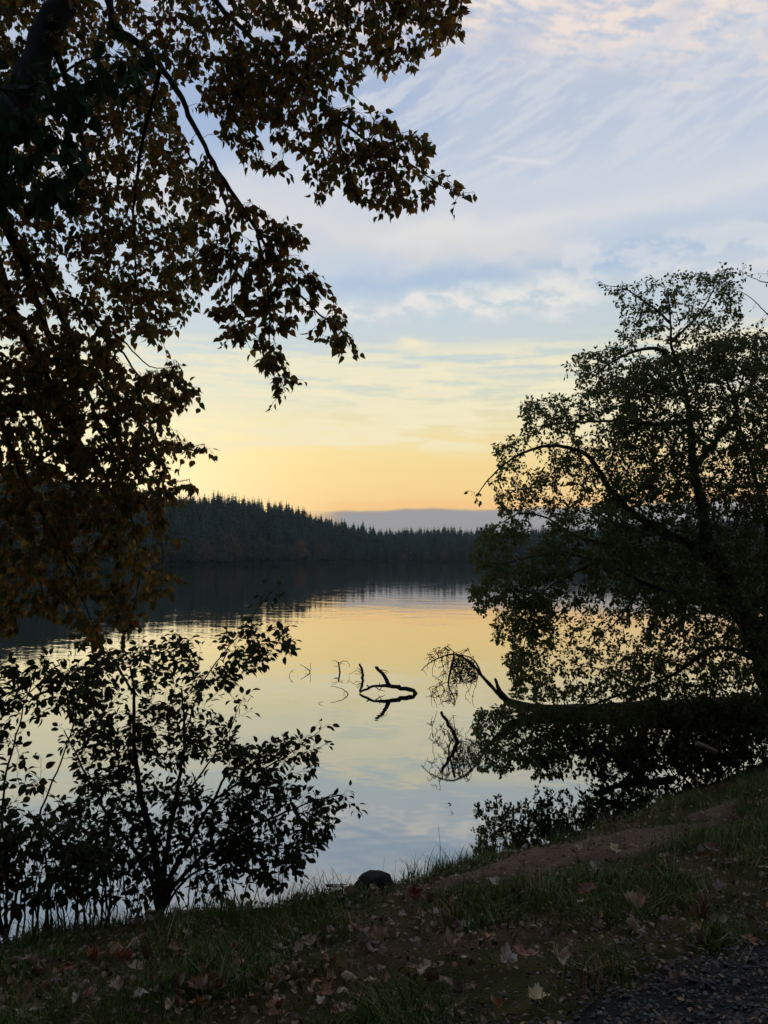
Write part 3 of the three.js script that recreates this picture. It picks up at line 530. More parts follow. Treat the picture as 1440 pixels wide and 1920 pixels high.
// ---------------------------------------------------------------- the trees at the water, right-hand bank
const alderLeaf = [rgb(0.09, 0.115, 0.036), rgb(0.11, 0.095, 0.03), rgb(0.075, 0.1, 0.034), rgb(0.14, 0.11, 0.034), rgb(0.09, 0.14, 0.04)];
{
  const foot = V(5.1, ground(5.1, -8.9) - 0.05, -8.9);
  grow({
    name: 'leaning_tree', label: 'bushy dark tree leaning from the bank out over the water and the fallen trunk', category: 'tree', seed: 301, base: foot, bark: rgb(0.035, 0.03, 0.024), up: 0.02, arch: 0.1, most: 1.3, twig: 0.0034, bare: 0.12,
    stems: [
      ['trunk', [foot, [1470, 1330, 8.9], [1432, 1240, 9], [1408, 1180, 9], [1380, 1130, 9], [1352, 1060, 9], [1327, 1030, 9]], 0.17, 0.11],
      ['limb', [[1352, 1060, 9], [1315, 1030, 9], [1262, 1006, 8.95], [1222, 985, 8.9], [1185, 960, 8.9], [1160, 935, 8.9], [1135, 905, 8.9], [1118, 875, 8.9], [1095, 850, 8.85], [1040, 836, 8.8], [990, 845, 8.7], [945, 870, 8.7], [918, 897, 8.7], [892, 930, 8.7]], 0.075, 0.005],
      ['limb', [[1327, 1030, 9], [1315, 940, 9.1], [1300, 880, 9.1], [1293, 790, 9.2], [1276, 690, 9.3], [1261, 660, 9.3], [1257, 605, 9.3], [1252, 545, 9.3]], 0.085, 0.006],
      ['limb', [[1276, 690, 9.3], [1235, 655, 9.2], [1192, 658, 9.1], [1145, 680, 9], [1098, 712, 9], [1070, 690, 9]], 0.035, 0.004],
      ['limb', [[1257, 605, 9.3], [1222, 575, 9.2], [1172, 542, 9.2], [1132, 534, 9.2]], 0.022, 0.003],
      ['limb', [[1260, 640, 9.3], [1310, 590, 9.4], [1340, 540, 9.4], [1362, 505, 9.4]], 0.026, 0.003],
      ['limb', [[1293, 790, 9.2], [1220, 795, 9], [1142, 790, 8.9], [1070, 792, 8.9], [1000, 796, 8.8], [985, 770, 8.8]], 0.04, 0.004],
      ['limb', [[1300, 880, 9.1], [1380, 765, 9.5], [1365, 720, 9.5], [1340, 640, 9.5]], 0.045, 0.008],
      ['limb', [[1432, 1240, 9], [1440, 1000, 9.3], [1402, 850, 9.5], [1382, 765, 9.5], [1410, 650, 9.6]], 0.06, 0.008],
      ['limb', [[1222, 985, 8.9], [1150, 1020, 8.7], [1080, 1005, 8.6], [1022, 970, 8.6], [980, 962, 8.6], [940, 980, 8.6], [913, 1002, 8.6]], 0.035, 0.004],
      ['limb', [[1380, 1130, 9], [1300, 1120, 8.8], [1205, 1092, 8.6], [1120, 1050, 8.5], [1020, 1040, 8.4], [930, 1060, 8.4]], 0.045, 0.004],
      ['limb', [[1205, 1092, 8.6], [1170, 1150, 8.6], [1140, 1180, 8.6], [1105, 1215, 8.6]], 0.018, 0.004],
      ['limb', [[1120, 1050, 8.5], [1010, 1120, 8.4], [985, 1200, 8.4], [975, 1270, 8.4]], 0.02, 0.003],
      ['limb', [[1432, 1240, 9], [1340, 1215, 8.7], [1270, 1260, 8.6], [1200, 1290, 8.6], [1110, 1250, 8.6], [1070, 1258, 8.6]], 0.045, 0.004],
      ['limb', [[1200, 1290, 8.6], [1080, 1330, 8.5], [980, 1345, 8.5], [910, 1370, 8.5]], 0.022, 0.003],
      ['limb', [[1080, 1330, 8.5], [1000, 1400, 8.5], [930, 1430, 8.5]], 0.014, 0.003],
    ],
    thin: [[[[1040, 1105], [1225, 1110], [1215, 1190], [1130, 1270], [1040, 1290], [1020, 1240], [1050, 1180]], 0.42], [[[1130, 530], [1260, 500], [1230, 600], [1150, 640]], 0.6], [[[885, 830], [1000, 800], [1010, 900], [890, 950]], 0.6]],
    regions: [
      { poly: [[1135, 538], [1190, 525], [1260, 508], [1340, 515], [1370, 500], [1392, 560], [1380, 700], [1180, 760], [1090, 745], [1075, 690], [1075, 665], [1160, 645], [1165, 590]], count: 1050, per: 7, run: 0.6, near: 8.8, far: 9.9, clump: 38 },
      { poly: [[985, 745], [1090, 735], [1180, 700], [1240, 900], [1180, 960], [940, 965], [930, 945], [895, 928], [925, 900], [935, 870], [920, 838], [990, 800], [972, 770]], count: 1120, per: 7, run: 0.6, near: 8.3, far: 9.5, clump: 38 },
      { poly: [[1180, 690], [1390, 620], [1500, 640], [1500, 1150], [1150, 1150], [1130, 900]], count: 5964, per: 8, run: 0.6, near: 8.3, far: 10.2 },
      { poly: [[940, 980], [1160, 940], [1200, 1000], [1180, 1110], [1060, 1110], [1000, 1200], [975, 1300], [935, 1220], [918, 1160], [885, 1135], [880, 1062], [888, 1022], [912, 985]], count: 1250, per: 8, run: 0.6, near: 7.9, far: 9.1, clump: 36 },
      { poly: [[960, 1110], [1230, 1100], [1480, 1100], [1480, 1310], [1200, 1310], [960, 1310]], count: 2250, per: 8, run: 0.6, near: 8, far: 9.6 },
      { poly: [[895, 1335], [960, 1318], [1080, 1325], [1110, 1380], [1040, 1430], [930, 1445], [884, 1438], [902, 1400], [888, 1365]], count: 651, per: 8, run: 0.6, near: 8.1, far: 8.8 },
      { poly: [[1000, 1325], [1210, 1335], [1215, 1462], [1000, 1458]], count: 480, per: 8, near: 8.2, far: 8.9 },
      { poly: [[1080, 1310], [1440, 1300], [1440, 1420], [1280, 1440], [1100, 1420]], count: 868, per: 8, run: 0.6, near: 8.4, far: 9.4 },
    ],
    leaf: { form: 'oval', size: 0.041, along: 0.7, droop: 0.55, flat: 0.35, parts: 200, through: 0.45, colors: alderLeaf },
  });
  const foot2 = V(7.4, ground(7.4, -10.4) - 0.05, -10.4);
  grow({
    name: 'thin_tree', label: 'sparse half-bare tree behind the bushy leaning tree, fine twigs against blue sky', category: 'tree', seed: 302, base: foot2, bark: rgb(0.035, 0.03, 0.024), up: 0.02, arch: 0.02, most: 1.2, twig: 0.004, bare: 0.3,
    stems: [
      ['trunk', [foot2, [1640, 1100, 10.4], [1560, 860, 10.4], [1500, 640, 10.4], [1470, 480, 10.4]], 0.12, 0.015],
      ['limb', [[1560, 860, 10.4], [1480, 760, 10.2], [1430, 720, 10.1], [1400, 690, 10.1]], 0.03, 0.005],
      ['limb', [[1500, 640, 10.4], [1440, 590, 10.3], [1410, 560, 10.2], [1385, 545, 10.2]], 0.018, 0.004],
      ['limb', [[1480, 520, 10.4], [1440, 530, 10.3], [1410, 520, 10.2], [1390, 510, 10.2]], 0.014, 0.003],
    ],
    regions: [{ poly: [[1390, 500], [1520, 450], [1560, 700], [1420, 720], [1385, 650]], count: 90, per: 2.5, near: 9.9, far: 10.7 }, { poly: [[1400, 680], [1600, 680], [1600, 1100], [1420, 1050]], count: 520, per: 8, near: 9.9, far: 11 }],
    leaf: { form: 'oval', size: 0.047, along: 0.7, droop: 0.5, flat: 0.3, through: 0.35, colors: alderLeaf },
  });
  // tangle of low brush under the leaning tree
  const foot3 = onGround(1330, 1440);
  const sticks = [], r = rng(14);
  for (let k = 0; k < 40; k++) { const u = 1150 + 300 * r(), b = onGround(u, 1470 - 0.1 * (u - 1200)); b.y -= 0.03; const q = seen(b); sticks.push(['stem', [b, at(q[0] + (r() - 0.5) * 90, q[1] - 45, -b.z + 0.2), at(q[0] + (r() - 0.6) * 200, q[1] - 60 - 70 * r(), -b.z + 0.6 * r())], 0.006 + 0.005 * r(), 0.0025]); }
  grow({
    name: 'brush', label: 'low dark tangled brush on the bank under the fallen trunk', category: 'brush', seed: 303, base: foot3, bark: rgb(0.05, 0.04, 0.03), up: 0.1, arch: 0.1, most: 0.9, twig: 0.003,
    stems: sticks,
    regions: [{ poly: [[1080, 1400], [1200, 1340], [1470, 1320], [1470, 1440], [1230, 1470], [1130, 1470]], count: 330, per: 9, near: 8.0, far: 9.3, clump: 60 }, { poly: [[1230, 1330], [1480, 1300], [1480, 1420], [1260, 1450]], count: 160, per: 8, near: 7.8, far: 9.0 }],
    leaf: { form: 'oval', size: 0.055, along: 0.6, droop: 0.5, flat: 0.5, through: 0.3, colors: [rgb(0.035, 0.04, 0.018), rgb(0.05, 0.04, 0.02), rgb(0.03, 0.036, 0.018)] },
  });
}

// ---------------------------------------------------------------- fallen tree and dead wood in the water
const deadWood = phys({ color: rgb(0.022, 0.018, 0.014), roughness: 0.95, specularIntensity: 0.3 });
{
  const D = 12.6, r = rng(51), base = V(8.6, 0.3, -12.4), t = thing('fallen_tree', 'fallen trunk lying from the bank into the lake with bare drooping crown twigs', 'fallen tree', base);
  const trunk = curve([V(8.8, 0.42, -12.2), V(6.4, 0.16, D * -1), V(4.6, 0.1, -D), V(3.1, 0.06, -D), V(2.35, 0.1, -D), at(946, 1314, D)], 0.16);
  part('trunk', new Builder().tube(trunk, 0.21, 0.065, 12, 0.26, r, 1.1).build(base), deadWood, t);
  const arm = (name, pts, r0, r1) => part(name, new Builder().tube(curve(pts.map((q) => at(...q)), 0.05), r0, r1, 6, 0.3, r).build(base), deadWood, t);
  arm('limb', [[962, 1325, D], [940, 1307, D], [918, 1283, D], [902, 1266, D - 0.1], [886, 1246, D - 0.2], [866, 1232, D - 0.2], [846, 1227, D - 0.25], [818, 1236, D - 0.3], [800, 1247, D - 0.3], [789, 1258, D - 0.3]], 0.036, 0.006);
  arm('limb', [[902, 1264, D], [892, 1242, D + 0.2], [880, 1232, D + 0.3], [862, 1228, D + 0.3], [850, 1222, D + 0.3], [838, 1212, D + 0.3], [826, 1220, D + 0.3]], 0.016, 0.005);
  arm('limb', [[852, 1230, D - 0.2], [845, 1256, D - 0.2], [841, 1284, D - 0.2], [852, 1310, D - 0.2], [853, 1322, D - 0.2]], 0.022, 0.008);
  arm('limb', [[897, 1262, D], [895, 1272, D + 0.1], [893, 1284, D + 0.2]], 0.01, 0.004);
  arm('stub', [[958, 1318, D], [942, 1302, D], [934, 1290, D], [930, 1276, D], [928, 1272, D]], 0.05, 0.02);
  arm('stub', [[950, 1312, D], [942, 1330, D - 0.2], [936, 1336, D - 0.3]], 0.035, 0.02);
  // fine drooping twigs of the dead crown
  const b = new Builder(), roots = [];
  for (const q of t.children.filter((c) => c.name.startsWith('limb'))) { const p = q.geometry.attributes.position; for (let k = 12; k < p.count; k += 6) roots.push(V(p.getX(k), p.getY(k), p.getZ(k)).add(base)); }
  const crown = [[[800, 1225], [838, 1212], [892, 1240], [894, 1282], [862, 1284], [852, 1330], [830, 1330], [806, 1306], [830, 1260], [815, 1252]], [[845, 1235], [885, 1238], [897, 1268], [890, 1284], [852, 1282]]];
  for (let n = 0; n < 900;) {
    const u = 795 + 105 * r(), v = 1210 + 120 * r(); if (!inside(crown[n % 3 ? 1 : 0], u, v) && r() > 0.02) continue;
    const p = at(u, v, D - 0.35 + 0.8 * r()); if (p.y < 0.02) { n++; continue; } let best = null, c = 1e9; for (const q of roots) { const d = q.distanceTo(p) - 0.5 * (q.y - p.y); if (d < c) { c = d; best = q; } }
    const mid = best.clone().lerp(p, 0.5); mid.y += 0.16 * best.distanceTo(p) + 0.02; mid.x += (r() - 0.5) * 0.1; const pts = []; for (let k = 0; k <= 5; k++) { const s = k / 5; pts.push(V(0, 0, 0).addScaledVector(best, (1 - s) ** 2).addScaledVector(mid, 2 * s * (1 - s)).addScaledVector(p, s * s).add(V((r() - 0.5) * 0.012, (r() - 0.5) * 0.012, 0))); }
    b.tube(pts, 0.007, 0.0034, 3); roots.push(pts[3], pts[5]); n++;
  }
  part('twig', b.build(base), deadWood, t, true);
}
function kinked(p, r, thick) { const out = [p[0]]; for (let k = 1; k < p.length; k++) { const n = Math.max(1, Math.round(p[k].distanceTo(p[k - 1]) / 0.07)); for (let i = 1; i <= n; i++) { const q = p[k - 1].clone().lerp(p[k], i / n); if (k < p.length - 1 || i < n) q.add(V(r() - 0.5, r() - 0.5, r() - 0.5).multiplyScalar(0.01 + thick * 0.35)); out.push(q); } } return out; }
function snag(label, d, list) {
  const first = at(...list[0][0][0], d), base = V(first.x, -0.15, -d), t = thing('dead_branch', label, 'dead branch', base), r = rng(Math.round(d * 97 + list.length));
  list.forEach(([pts, r0, r1, name], k) => { const p = pts.map(([u, v, dd]) => at(u, v, d + (dd ?? 0))); if (!k || name === 'branch') { p[0].y = Math.min(p[0].y, -0.08); } part(name ?? (k ? 'twig' : 'branch'), new Builder().tube(kinked(p, r, r0), r0, r1, 6, 0.5, r).build(base), deadWood, t); });
}
snag('largest dead branch in the water, its low arch and mirror image forming a pointed oval', 14.5, [
  [[[786, 1301], [776, 1295], [752, 1290], [728, 1286], [700, 1287], [688, 1291], [674, 1299]], 0.046, 0.02],
  [[[732, 1287], [717, 1262], [705, 1251]], 0.04, 0.028, 'stub'], [[[705, 1252], [703, 1249]], 0.018, 0.006], [[[707, 1254], [709, 1250]], 0.012, 0.004],
  [[[711, 1256], [718, 1256], [724, 1258], [729, 1261]], 0.01, 0.004], [[[717, 1262], [722, 1261], [726, 1264]], 0.007, 0.003], [[[692, 1289], [687, 1284]], 0.016, 0.008], [[[752, 1290], [748, 1284]], 0.022, 0.012], [[[764, 1292], [766, 1288]], 0.014, 0.006],
  [[[712, 1287], [711, 1282], [713, 1279]], 0.007, 0.003], [[[704, 1288], [712, 1293], [722, 1297]], 0.009, 0.004], [[[716, 1287], [714, 1291], [709, 1297]], 0.008, 0.004]]);
snag('leaning dead pole rising from the water beside the overhanging leaves', 10.7, [
  [[[864, 1398], [855, 1382], [846, 1366], [837, 1352], [830, 1341], [827, 1334]], 0.03, 0.018],
  [[[852, 1378], [862, 1372], [870, 1364]], 0.005, 0.002], [[[858, 1383], [864, 1380], [870, 1382]], 0.004, 0.002]]);
snag('upright dead stick with wispy side twigs, next to the pointed oval branch', 16.4, [
  [[[677, 1276], [680, 1266], [678, 1256], [674, 1245]], 0.036, 0.022],
  [[[679, 1262], [668, 1257], [660, 1261], [654, 1265]], 0.008, 0.003], [[[677, 1258], [670, 1252], [668, 1255]], 0.007, 0.003], [[[679, 1264], [670, 1264], [664, 1263]], 0.007, 0.003]]);
snag('dead stick topped by a looping twig, standing in the lake', 17.2, [
  [[[636, 1264], [637, 1255], [635, 1246], [634, 1241]], 0.022, 0.014],
  [[[635, 1244], [644, 1239], [651, 1240], [655, 1246], [655, 1252]], 0.009, 0.004], [[[635, 1243], [628, 1239], [621, 1239]], 0.008, 0.003], [[[636, 1249], [629, 1249], [624, 1248]], 0.006, 0.003], [[[635, 1247], [640, 1244], [646, 1246]], 0.006, 0.003]]);
snag('thin bent dead twig beside an upright splinter, farthest along the row of sticks', 17.2, [
  [[[584, 1262], [580, 1256], [572, 1251], [562, 1246]], 0.011, 0.005], [[[582, 1264], [582, 1254], [582, 1243]], 0.007, 0.004, 'branch'], [[[579, 1256], [573, 1257], [572, 1253]], 0.006, 0.003]]);
snag('small looping twig standing in the water, outermost of the dead sticks', 16.6, [
  [[[545, 1272], [543, 1264], [546, 1258], [551, 1256]], 0.008, 0.004], [[[557, 1274], [557, 1269], [558, 1266]], 0.005, 0.003, 'branch'], [[[546, 1258], [550, 1261]], 0.005, 0.002]]);
snag('low forked twig in the water, in front of the stick with a looping twig', 14.4, [
  [[[656, 1304], [650, 1297], [640, 1291], [628, 1287], [620, 1287]], 0.011, 0.004], [[[646, 1303], [645, 1298], [648, 1295]], 0.006, 0.003, 'branch']]);
snag('tiny curved twig poking from the water below the forked twig', 13.5, [[[[594, 1322], [598, 1317], [606, 1315]], 0.006, 0.003]]);
{
  const pole = (label, pts, r0, r1, mat = deadWood) => { const p = pts.map((q) => q.isVector3 ? q : at(...q)), t = thing('fallen_branch', label, 'branch', p[0]), r = rng(pts.length * 7 + Math.round(r0 * 1000)); part('branch', new Builder().tube(curve(p, 0.08), r0, r1, 8, 0.25, r).build(p[0]), mat, t); return [t, p[0], r]; };
  let [t, o, r] = pole('dark pole leaning up from the waterline into the low leaves', [[1222, 1474, 8.1], [1190, 1446, 8.15], [1165, 1427, 8.2], [1140, 1411, 8.25], [1120, 1402, 8.3]], 0.05, 0.026);
  part('twig', new Builder().tube(curve([at(1130, 1406, 8.3), at(1095, 1410, 8.4), at(1068, 1412, 8.5), at(1060, 1426, 8.5), at(1040, 1438, 8.5)], 0.05), 0.02, 0.006, 6, 0.3, r).build(o), deadWood, t);
  part('twig', new Builder().tube(curve([at(1120, 1402, 8.3), at(1132, 1394, 8.3), at(1136, 1384, 8.3)], 0.05), 0.014, 0.005, 6, 0.3, r).build(o), deadWood, t);
  pole('dark limb lying on the water just behind the grassy edge', [[1262, 1462, 8.2], [1222, 1467, 8.2], [1185, 1468, 8.25], [1148, 1476, 8.3], [1118, 1486, 8.4], [1096, 1492, 8.4]], 0.045, 0.014);
  pole('pale broken branch lying in the dark brush', [[1305, 1394, 7.75], [1322, 1400, 7.75], [1342, 1411, 7.75]], 0.03, 0.026, std({ color: rgb(0.17, 0.12, 0.085), roughness: 0.9 }));
}

// ---------------------------------------------------------------- rock, tufts, floating bits
{
  const p = onGround(700, 1672), g = new THREE.IcosahedronGeometry(1, 4), q = g.attributes.position, u = V(0, 0, 0);
  for (let i = 0; i < q.count; i++) { u.fromBufferAttribute(q, i); const k = 0.82 + 0.5 * (fbm(u.x * 1.4 + 4, u.y * 1.4, u.z * 1.4, 3) - 0.3) + 0.2 * (fbm(u.x * 5, u.y * 5, u.z * 5, 4) - 0.5); u.multiplyScalar(k); u.y = Math.min(u.y, 0.78 + 0.1 * u.x); q.setXYZ(i, u.x * 0.15, u.y * 0.12, u.z * 0.12); }
  const h = mergeVertices(g.deleteAttribute('normal').deleteAttribute('uv')); h.computeVertexNormals();
  const o = part('rock', h, phys({ color: rgb(0.02, 0.018, 0.016), roughness: 1, specularIntensity: 0.3, bumpMap: soilTex, bumpScale: 0.02 }), scene); o.position.set(p.x, Math.max(0.03, p.y) + 0.03, p.z); o.rotation.y = 0.3; tag(o, 'rounded dark rock half in the water where grass meets the lake', 'rock');
}
const bladeGeo = (n, seed, h, spread, w) => {
  const r = rng(seed), b = new Builder();
  for (let k = 0; k < n; k++) {
    const a = r() * 6.283, f = r() * 6.283, s = h * (0.5 + 0.7 * r()), lean = (0.2 + 0.75 * r()) * s, x = (r() - 0.5) * spread, z = (r() - 0.5) * spread, dx = Math.cos(a), dz = Math.sin(a), wx = Math.cos(f) * w, wz = Math.sin(f) * w, P = (t, q) => V(x + dx * lean * t * t + wx * q, s * t * (1 - 0.25 * t * (lean / s)), z + dz * lean * t * t + wz * q);
    b.tri(P(0, 1), P(0, -1), P(0.45, -0.85), P(0.45, 0.85)); b.tri(P(0.45, 0.85), P(0.45, -0.85), P(0.8, -0.45), P(0.8, 0.45)); b.tri(P(0.8, 0.45), P(0.8, -0.45), P(1, 0));
  }
  return b.build();
};
{
  const mats = [rgb(0.05, 0.075, 0.022), rgb(0.16, 0.125, 0.055)].map((color) => std({ color, roughness: 0.7, side: THREE.DoubleSide }));
  const spots = [[770, 1646, 'dark tuft of bristling grass at the waterline next to the rock', 0.2, 40], [825, 1636, 'grass tuft with a tall thin stalk at the waterline', 0.17, 36], [876, 1622, 'short dense grass tuft at the waterline under the reflected leaves', 0.12, 44], [1047, 1578, 'round grassy clump on the edge of the bare track', 0.12, 60], [1150, 1560, 'yellowish grass clump between bare track and low brush', 0.2, 50]];
  for (const [u, v, label, h, n] of spots) {
    const p = onGround(u, v), t = thing('grass_tuft', label, 'grass tuft', p);
    part('blades', bladeGeo(n, u, h, 0.14, 0.0022), mats[u === 1150 ? 1 : 0], t);
    if (u === 825) part('stalk', new Builder().tube([V(0, 0, 0), V(0.004, 0.2, 0), V(-0.01, 0.36, 0)], 0.003, 0.0012, 4).build(), mats[1], t);
  }
  const r = rng(61), b = new Builder(); const o0 = onGround(650, 1672);
  for (let k = 0; k < 60; k++) { const p = onGround(560 + 320 * r(), 1690 - 75 * r()); if (ground(p.x, p.z) < -0.08 || p.z < -7) continue; const h = 0.07 + 0.14 * r(), q = V(p.x + (r() - 0.5) * 0.08, p.y + h, p.z); b.tube([p, p.clone().lerp(q, 0.6).add(V(0.004, 0.01, 0)), q], 0.0016, 0.0008, 3); if (r() < 0.6) b.tube([p.clone().lerp(q, 0.6), q.clone().add(V((r() - 0.5) * 0.08, -0.01, 0))], 0.001, 0.0006, 3); }
  const w = part('dry_stalks', b.build(o0), mats[1], scene); w.position.copy(o0); tag(w, 'thin dry weed stalks standing along the waterline by the rock', 'weeds'); w.userData.kind = 'stuff';
  for (const [u, v, len, label] of [[630, 1643, 0.075, 'short dark twig floating off the shore'], [662, 1647, 0.05, 'smaller dark twig floating close to the rock']]) { const p = at(u, v, EYE * LENS / (v - 1048) * 1.0); p.y = 0.004; const o = part('floating_twig', new Builder().tube([V(-len, 0, 0), V(-len * 0.2, 0.004, 0.004), V(len * 0.5, 0.003, 0), V(len, 0.006, 0)], 0.007, 0.003, 6, 0.4, r).build(), deadWood, scene); o.position.copy(p); tag(o, label, 'twig'); }
  for (const [u, v, label] of [[840, 1499, 'dark leaf floating alone on the lake before the overhanging leaves'], [845, 1514, 'tiny dark leaf floating just below another floating leaf']]) { const p = at(u, v, EYE * LENS / (v - 1048)); p.y = 0.012; const o = part('floating_leaf', leafGeometry('oval'), leafMat({ color: rgb(0.05, 0.035, 0.02), transmission: 0.1 }), scene); o.position.copy(p); o.rotation.set(-1.4, 0.3, 0.5); o.scale.setScalar(u === 840 ? 0.06 : 0.035); tag(o, label, 'leaf'); }
}

// ---------------------------------------------------------------- grass, gravel, litter
{
  const r = rng(71), forms = [bladeGeo(9, 1, 0.12, 0.08, 0.0014), bladeGeo(8, 2, 0.085, 0.09, 0.0015), bladeGeo(10, 3, 0.06, 0.09, 0.0016)], lists = [[], [], []];
  for (let n = 0; n < 36000; n++) {
    const d = 1.7 + 7.6 * Math.pow(r(), 1.4), x = (r() - 0.5) * 1.35 * d + (d > 5 ? 0.9 : 0), z = -d, s = shoreDistance(x, z); if (s < 0.12) continue;
    const tr = track(x, z), gv = gravelEdge(x, z); if (r() < 0.95 * smooth(-0.12, 0.16, tr)) continue; if (gv > 0.0 && r() < 0.97) continue;
    if (fbm(x * 1.6, z * 1.6, 21, 3) < 0.3 + 0.28 * r()) continue;
    lists[Math.floor(r() * 3)].push([x, z, (0.45 + 1.1 * r() * r()) * (0.55 + 1.1 * smooth(0.35, 0.65, fbm(x * 2.6, z * 2.6, 41, 3))), r() * 6.28, r()]);
  }
  const grass = new THREE.Group(); grass.name = 'grass'; scene.add(grass); tag(grass, 'short dark grass over the bank', 'grass'); grass.userData.kind = 'stuff';
  lists.forEach((l, k) => {
    const im = new THREE.InstancedMesh(forms[k], phys({ color: rgb(1, 1, 1), roughness: 0.45, specularIntensity: 0.6, side: THREE.DoubleSide }), l.length), q = new THREE.Object3D(), c = new THREE.Color(); im.name = k ? `grass_blades_00${k}` : 'grass_blades'; im.userData.kind = 'stuff'; im.castShadow = im.receiveShadow = true;
    l.forEach(([x, z, s, a, t], i) => { q.position.set(x, ground(x, z) - 0.005, z); q.rotation.set(0, a, 0); q.scale.setScalar(s); q.updateMatrix(); im.setMatrixAt(i, q.matrix); t < 0.14 ? c.setRGB(0.26, 0.19, 0.08) : c.setRGB(lerp(0.05, 0.105, t), lerp(0.095, 0.155, t), 0.016); im.setColorAt(i, c); });
    grass.add(im);
  });
  // pebbles of the gravel path
  const stone = (seed) => { const g = new THREE.IcosahedronGeometry(1, 1), p = g.attributes.position; for (let i = 0; i < p.count; i++) { const k = 0.75 + 0.6 * fbm(p.getX(i) * 1.3 + seed * 7, p.getY(i) * 1.3, p.getZ(i) * 1.3, 2); p.setXYZ(i, p.getX(i) * k, p.getY(i) * k * 0.6, p.getZ(i) * k * 0.8); } const h = mergeVertices(g.deleteAttribute('normal').deleteAttribute('uv')).toNonIndexed(); h.computeVertexNormals(); return h; };
  const pebbles = new THREE.Group(); pebbles.name = 'gravel'; scene.add(pebbles); tag(pebbles, 'loose grey stones of the gravel path', 'gravel'); pebbles.userData.kind = 'stuff';
  for (let k = 0; k < 3; k++) {
    const list = []; for (let n = 0; n < 14000; n++) { const x = -0.6 + 4.2 * r(), z = -4.9 + 3.6 * r(); const e = gravelEdge(x, z); if (e > 0.02 || (e > -0.25 && r() < 0.25)) if (Math.abs(x) < -z * 0.62 + 0.3) list.push([x, z]); }
    const im = new THREE.InstancedMesh(stone(k), phys({ color: rgb(1, 1, 1), roughness: 0.6, specularIntensity: 0.6 }), list.length), q = new THREE.Object3D(), c = new THREE.Color(); im.name = k ? `pebbles_00${k}` : 'pebbles'; im.userData.kind = 'stuff'; im.castShadow = im.receiveShadow = true;
    list.forEach(([x, z], i) => { const s = 0.003 + 0.009 * Math.pow(r(), 2.4); q.position.set(x, ground(x, z) + 0.022 + s * 0.1, z); q.rotation.set((r() - 0.5) * 0.8, r() * 6.28, (r() - 0.5) * 0.8); q.scale.setScalar(s); q.updateMatrix(); im.setMatrixAt(i, q.matrix); const t = 0.03 + 0.2 * r() * r() * r(); c.setRGB(t, t * 0.96, t * 0.9); im.setColorAt(i, c); });
    pebbles.add(im);
  }
  // crumbs of leaf and twig too small to count
  const bit = leafGeometry('oval'), list = []; for (let n = 0; n < 16000; n++) { const d = 1.8 + 6 * r(), x = (r() - 0.5) * 1.3 * d + (d > 5 ? 0.6 : 0), z = -d; if (shoreDistance(x, z) > 0.1) list.push([x, z]); }
  const im = new THREE.InstancedMesh(bit, std({ color: rgb(1, 1, 1), roughness: 0.8, side: THREE.DoubleSide }), list.length), q = new THREE.Object3D(), c = new THREE.Color(); im.name = 'leaf_litter'; im.castShadow = im.receiveShadow = true;
  list.forEach(([x, z], i) => { q.position.set(x, ground(x, z) + 0.022 + 0.02 * r(), z); q.rotation.set((r() - 0.5) * 1.2, r() * 6.28, (r() - 0.5) * 1.2); q.rotateX(-Math.PI / 2); q.scale.setScalar(0.014 + 0.03 * r() * r()); q.updateMatrix(); im.setMatrixAt(i, q.matrix); const t = r(); c.setRGB(lerp(0.08, 0.34, t * t * t), lerp(0.042, 0.23, t * t * t), lerp(0.022, 0.12, t * t * t)); im.setColorAt(i, c); });
  scene.add(im); tag(im, 'brown crumbs of old leaves scattered through the grass', 'leaf litter'); im.userData.kind = 'stuff';
}

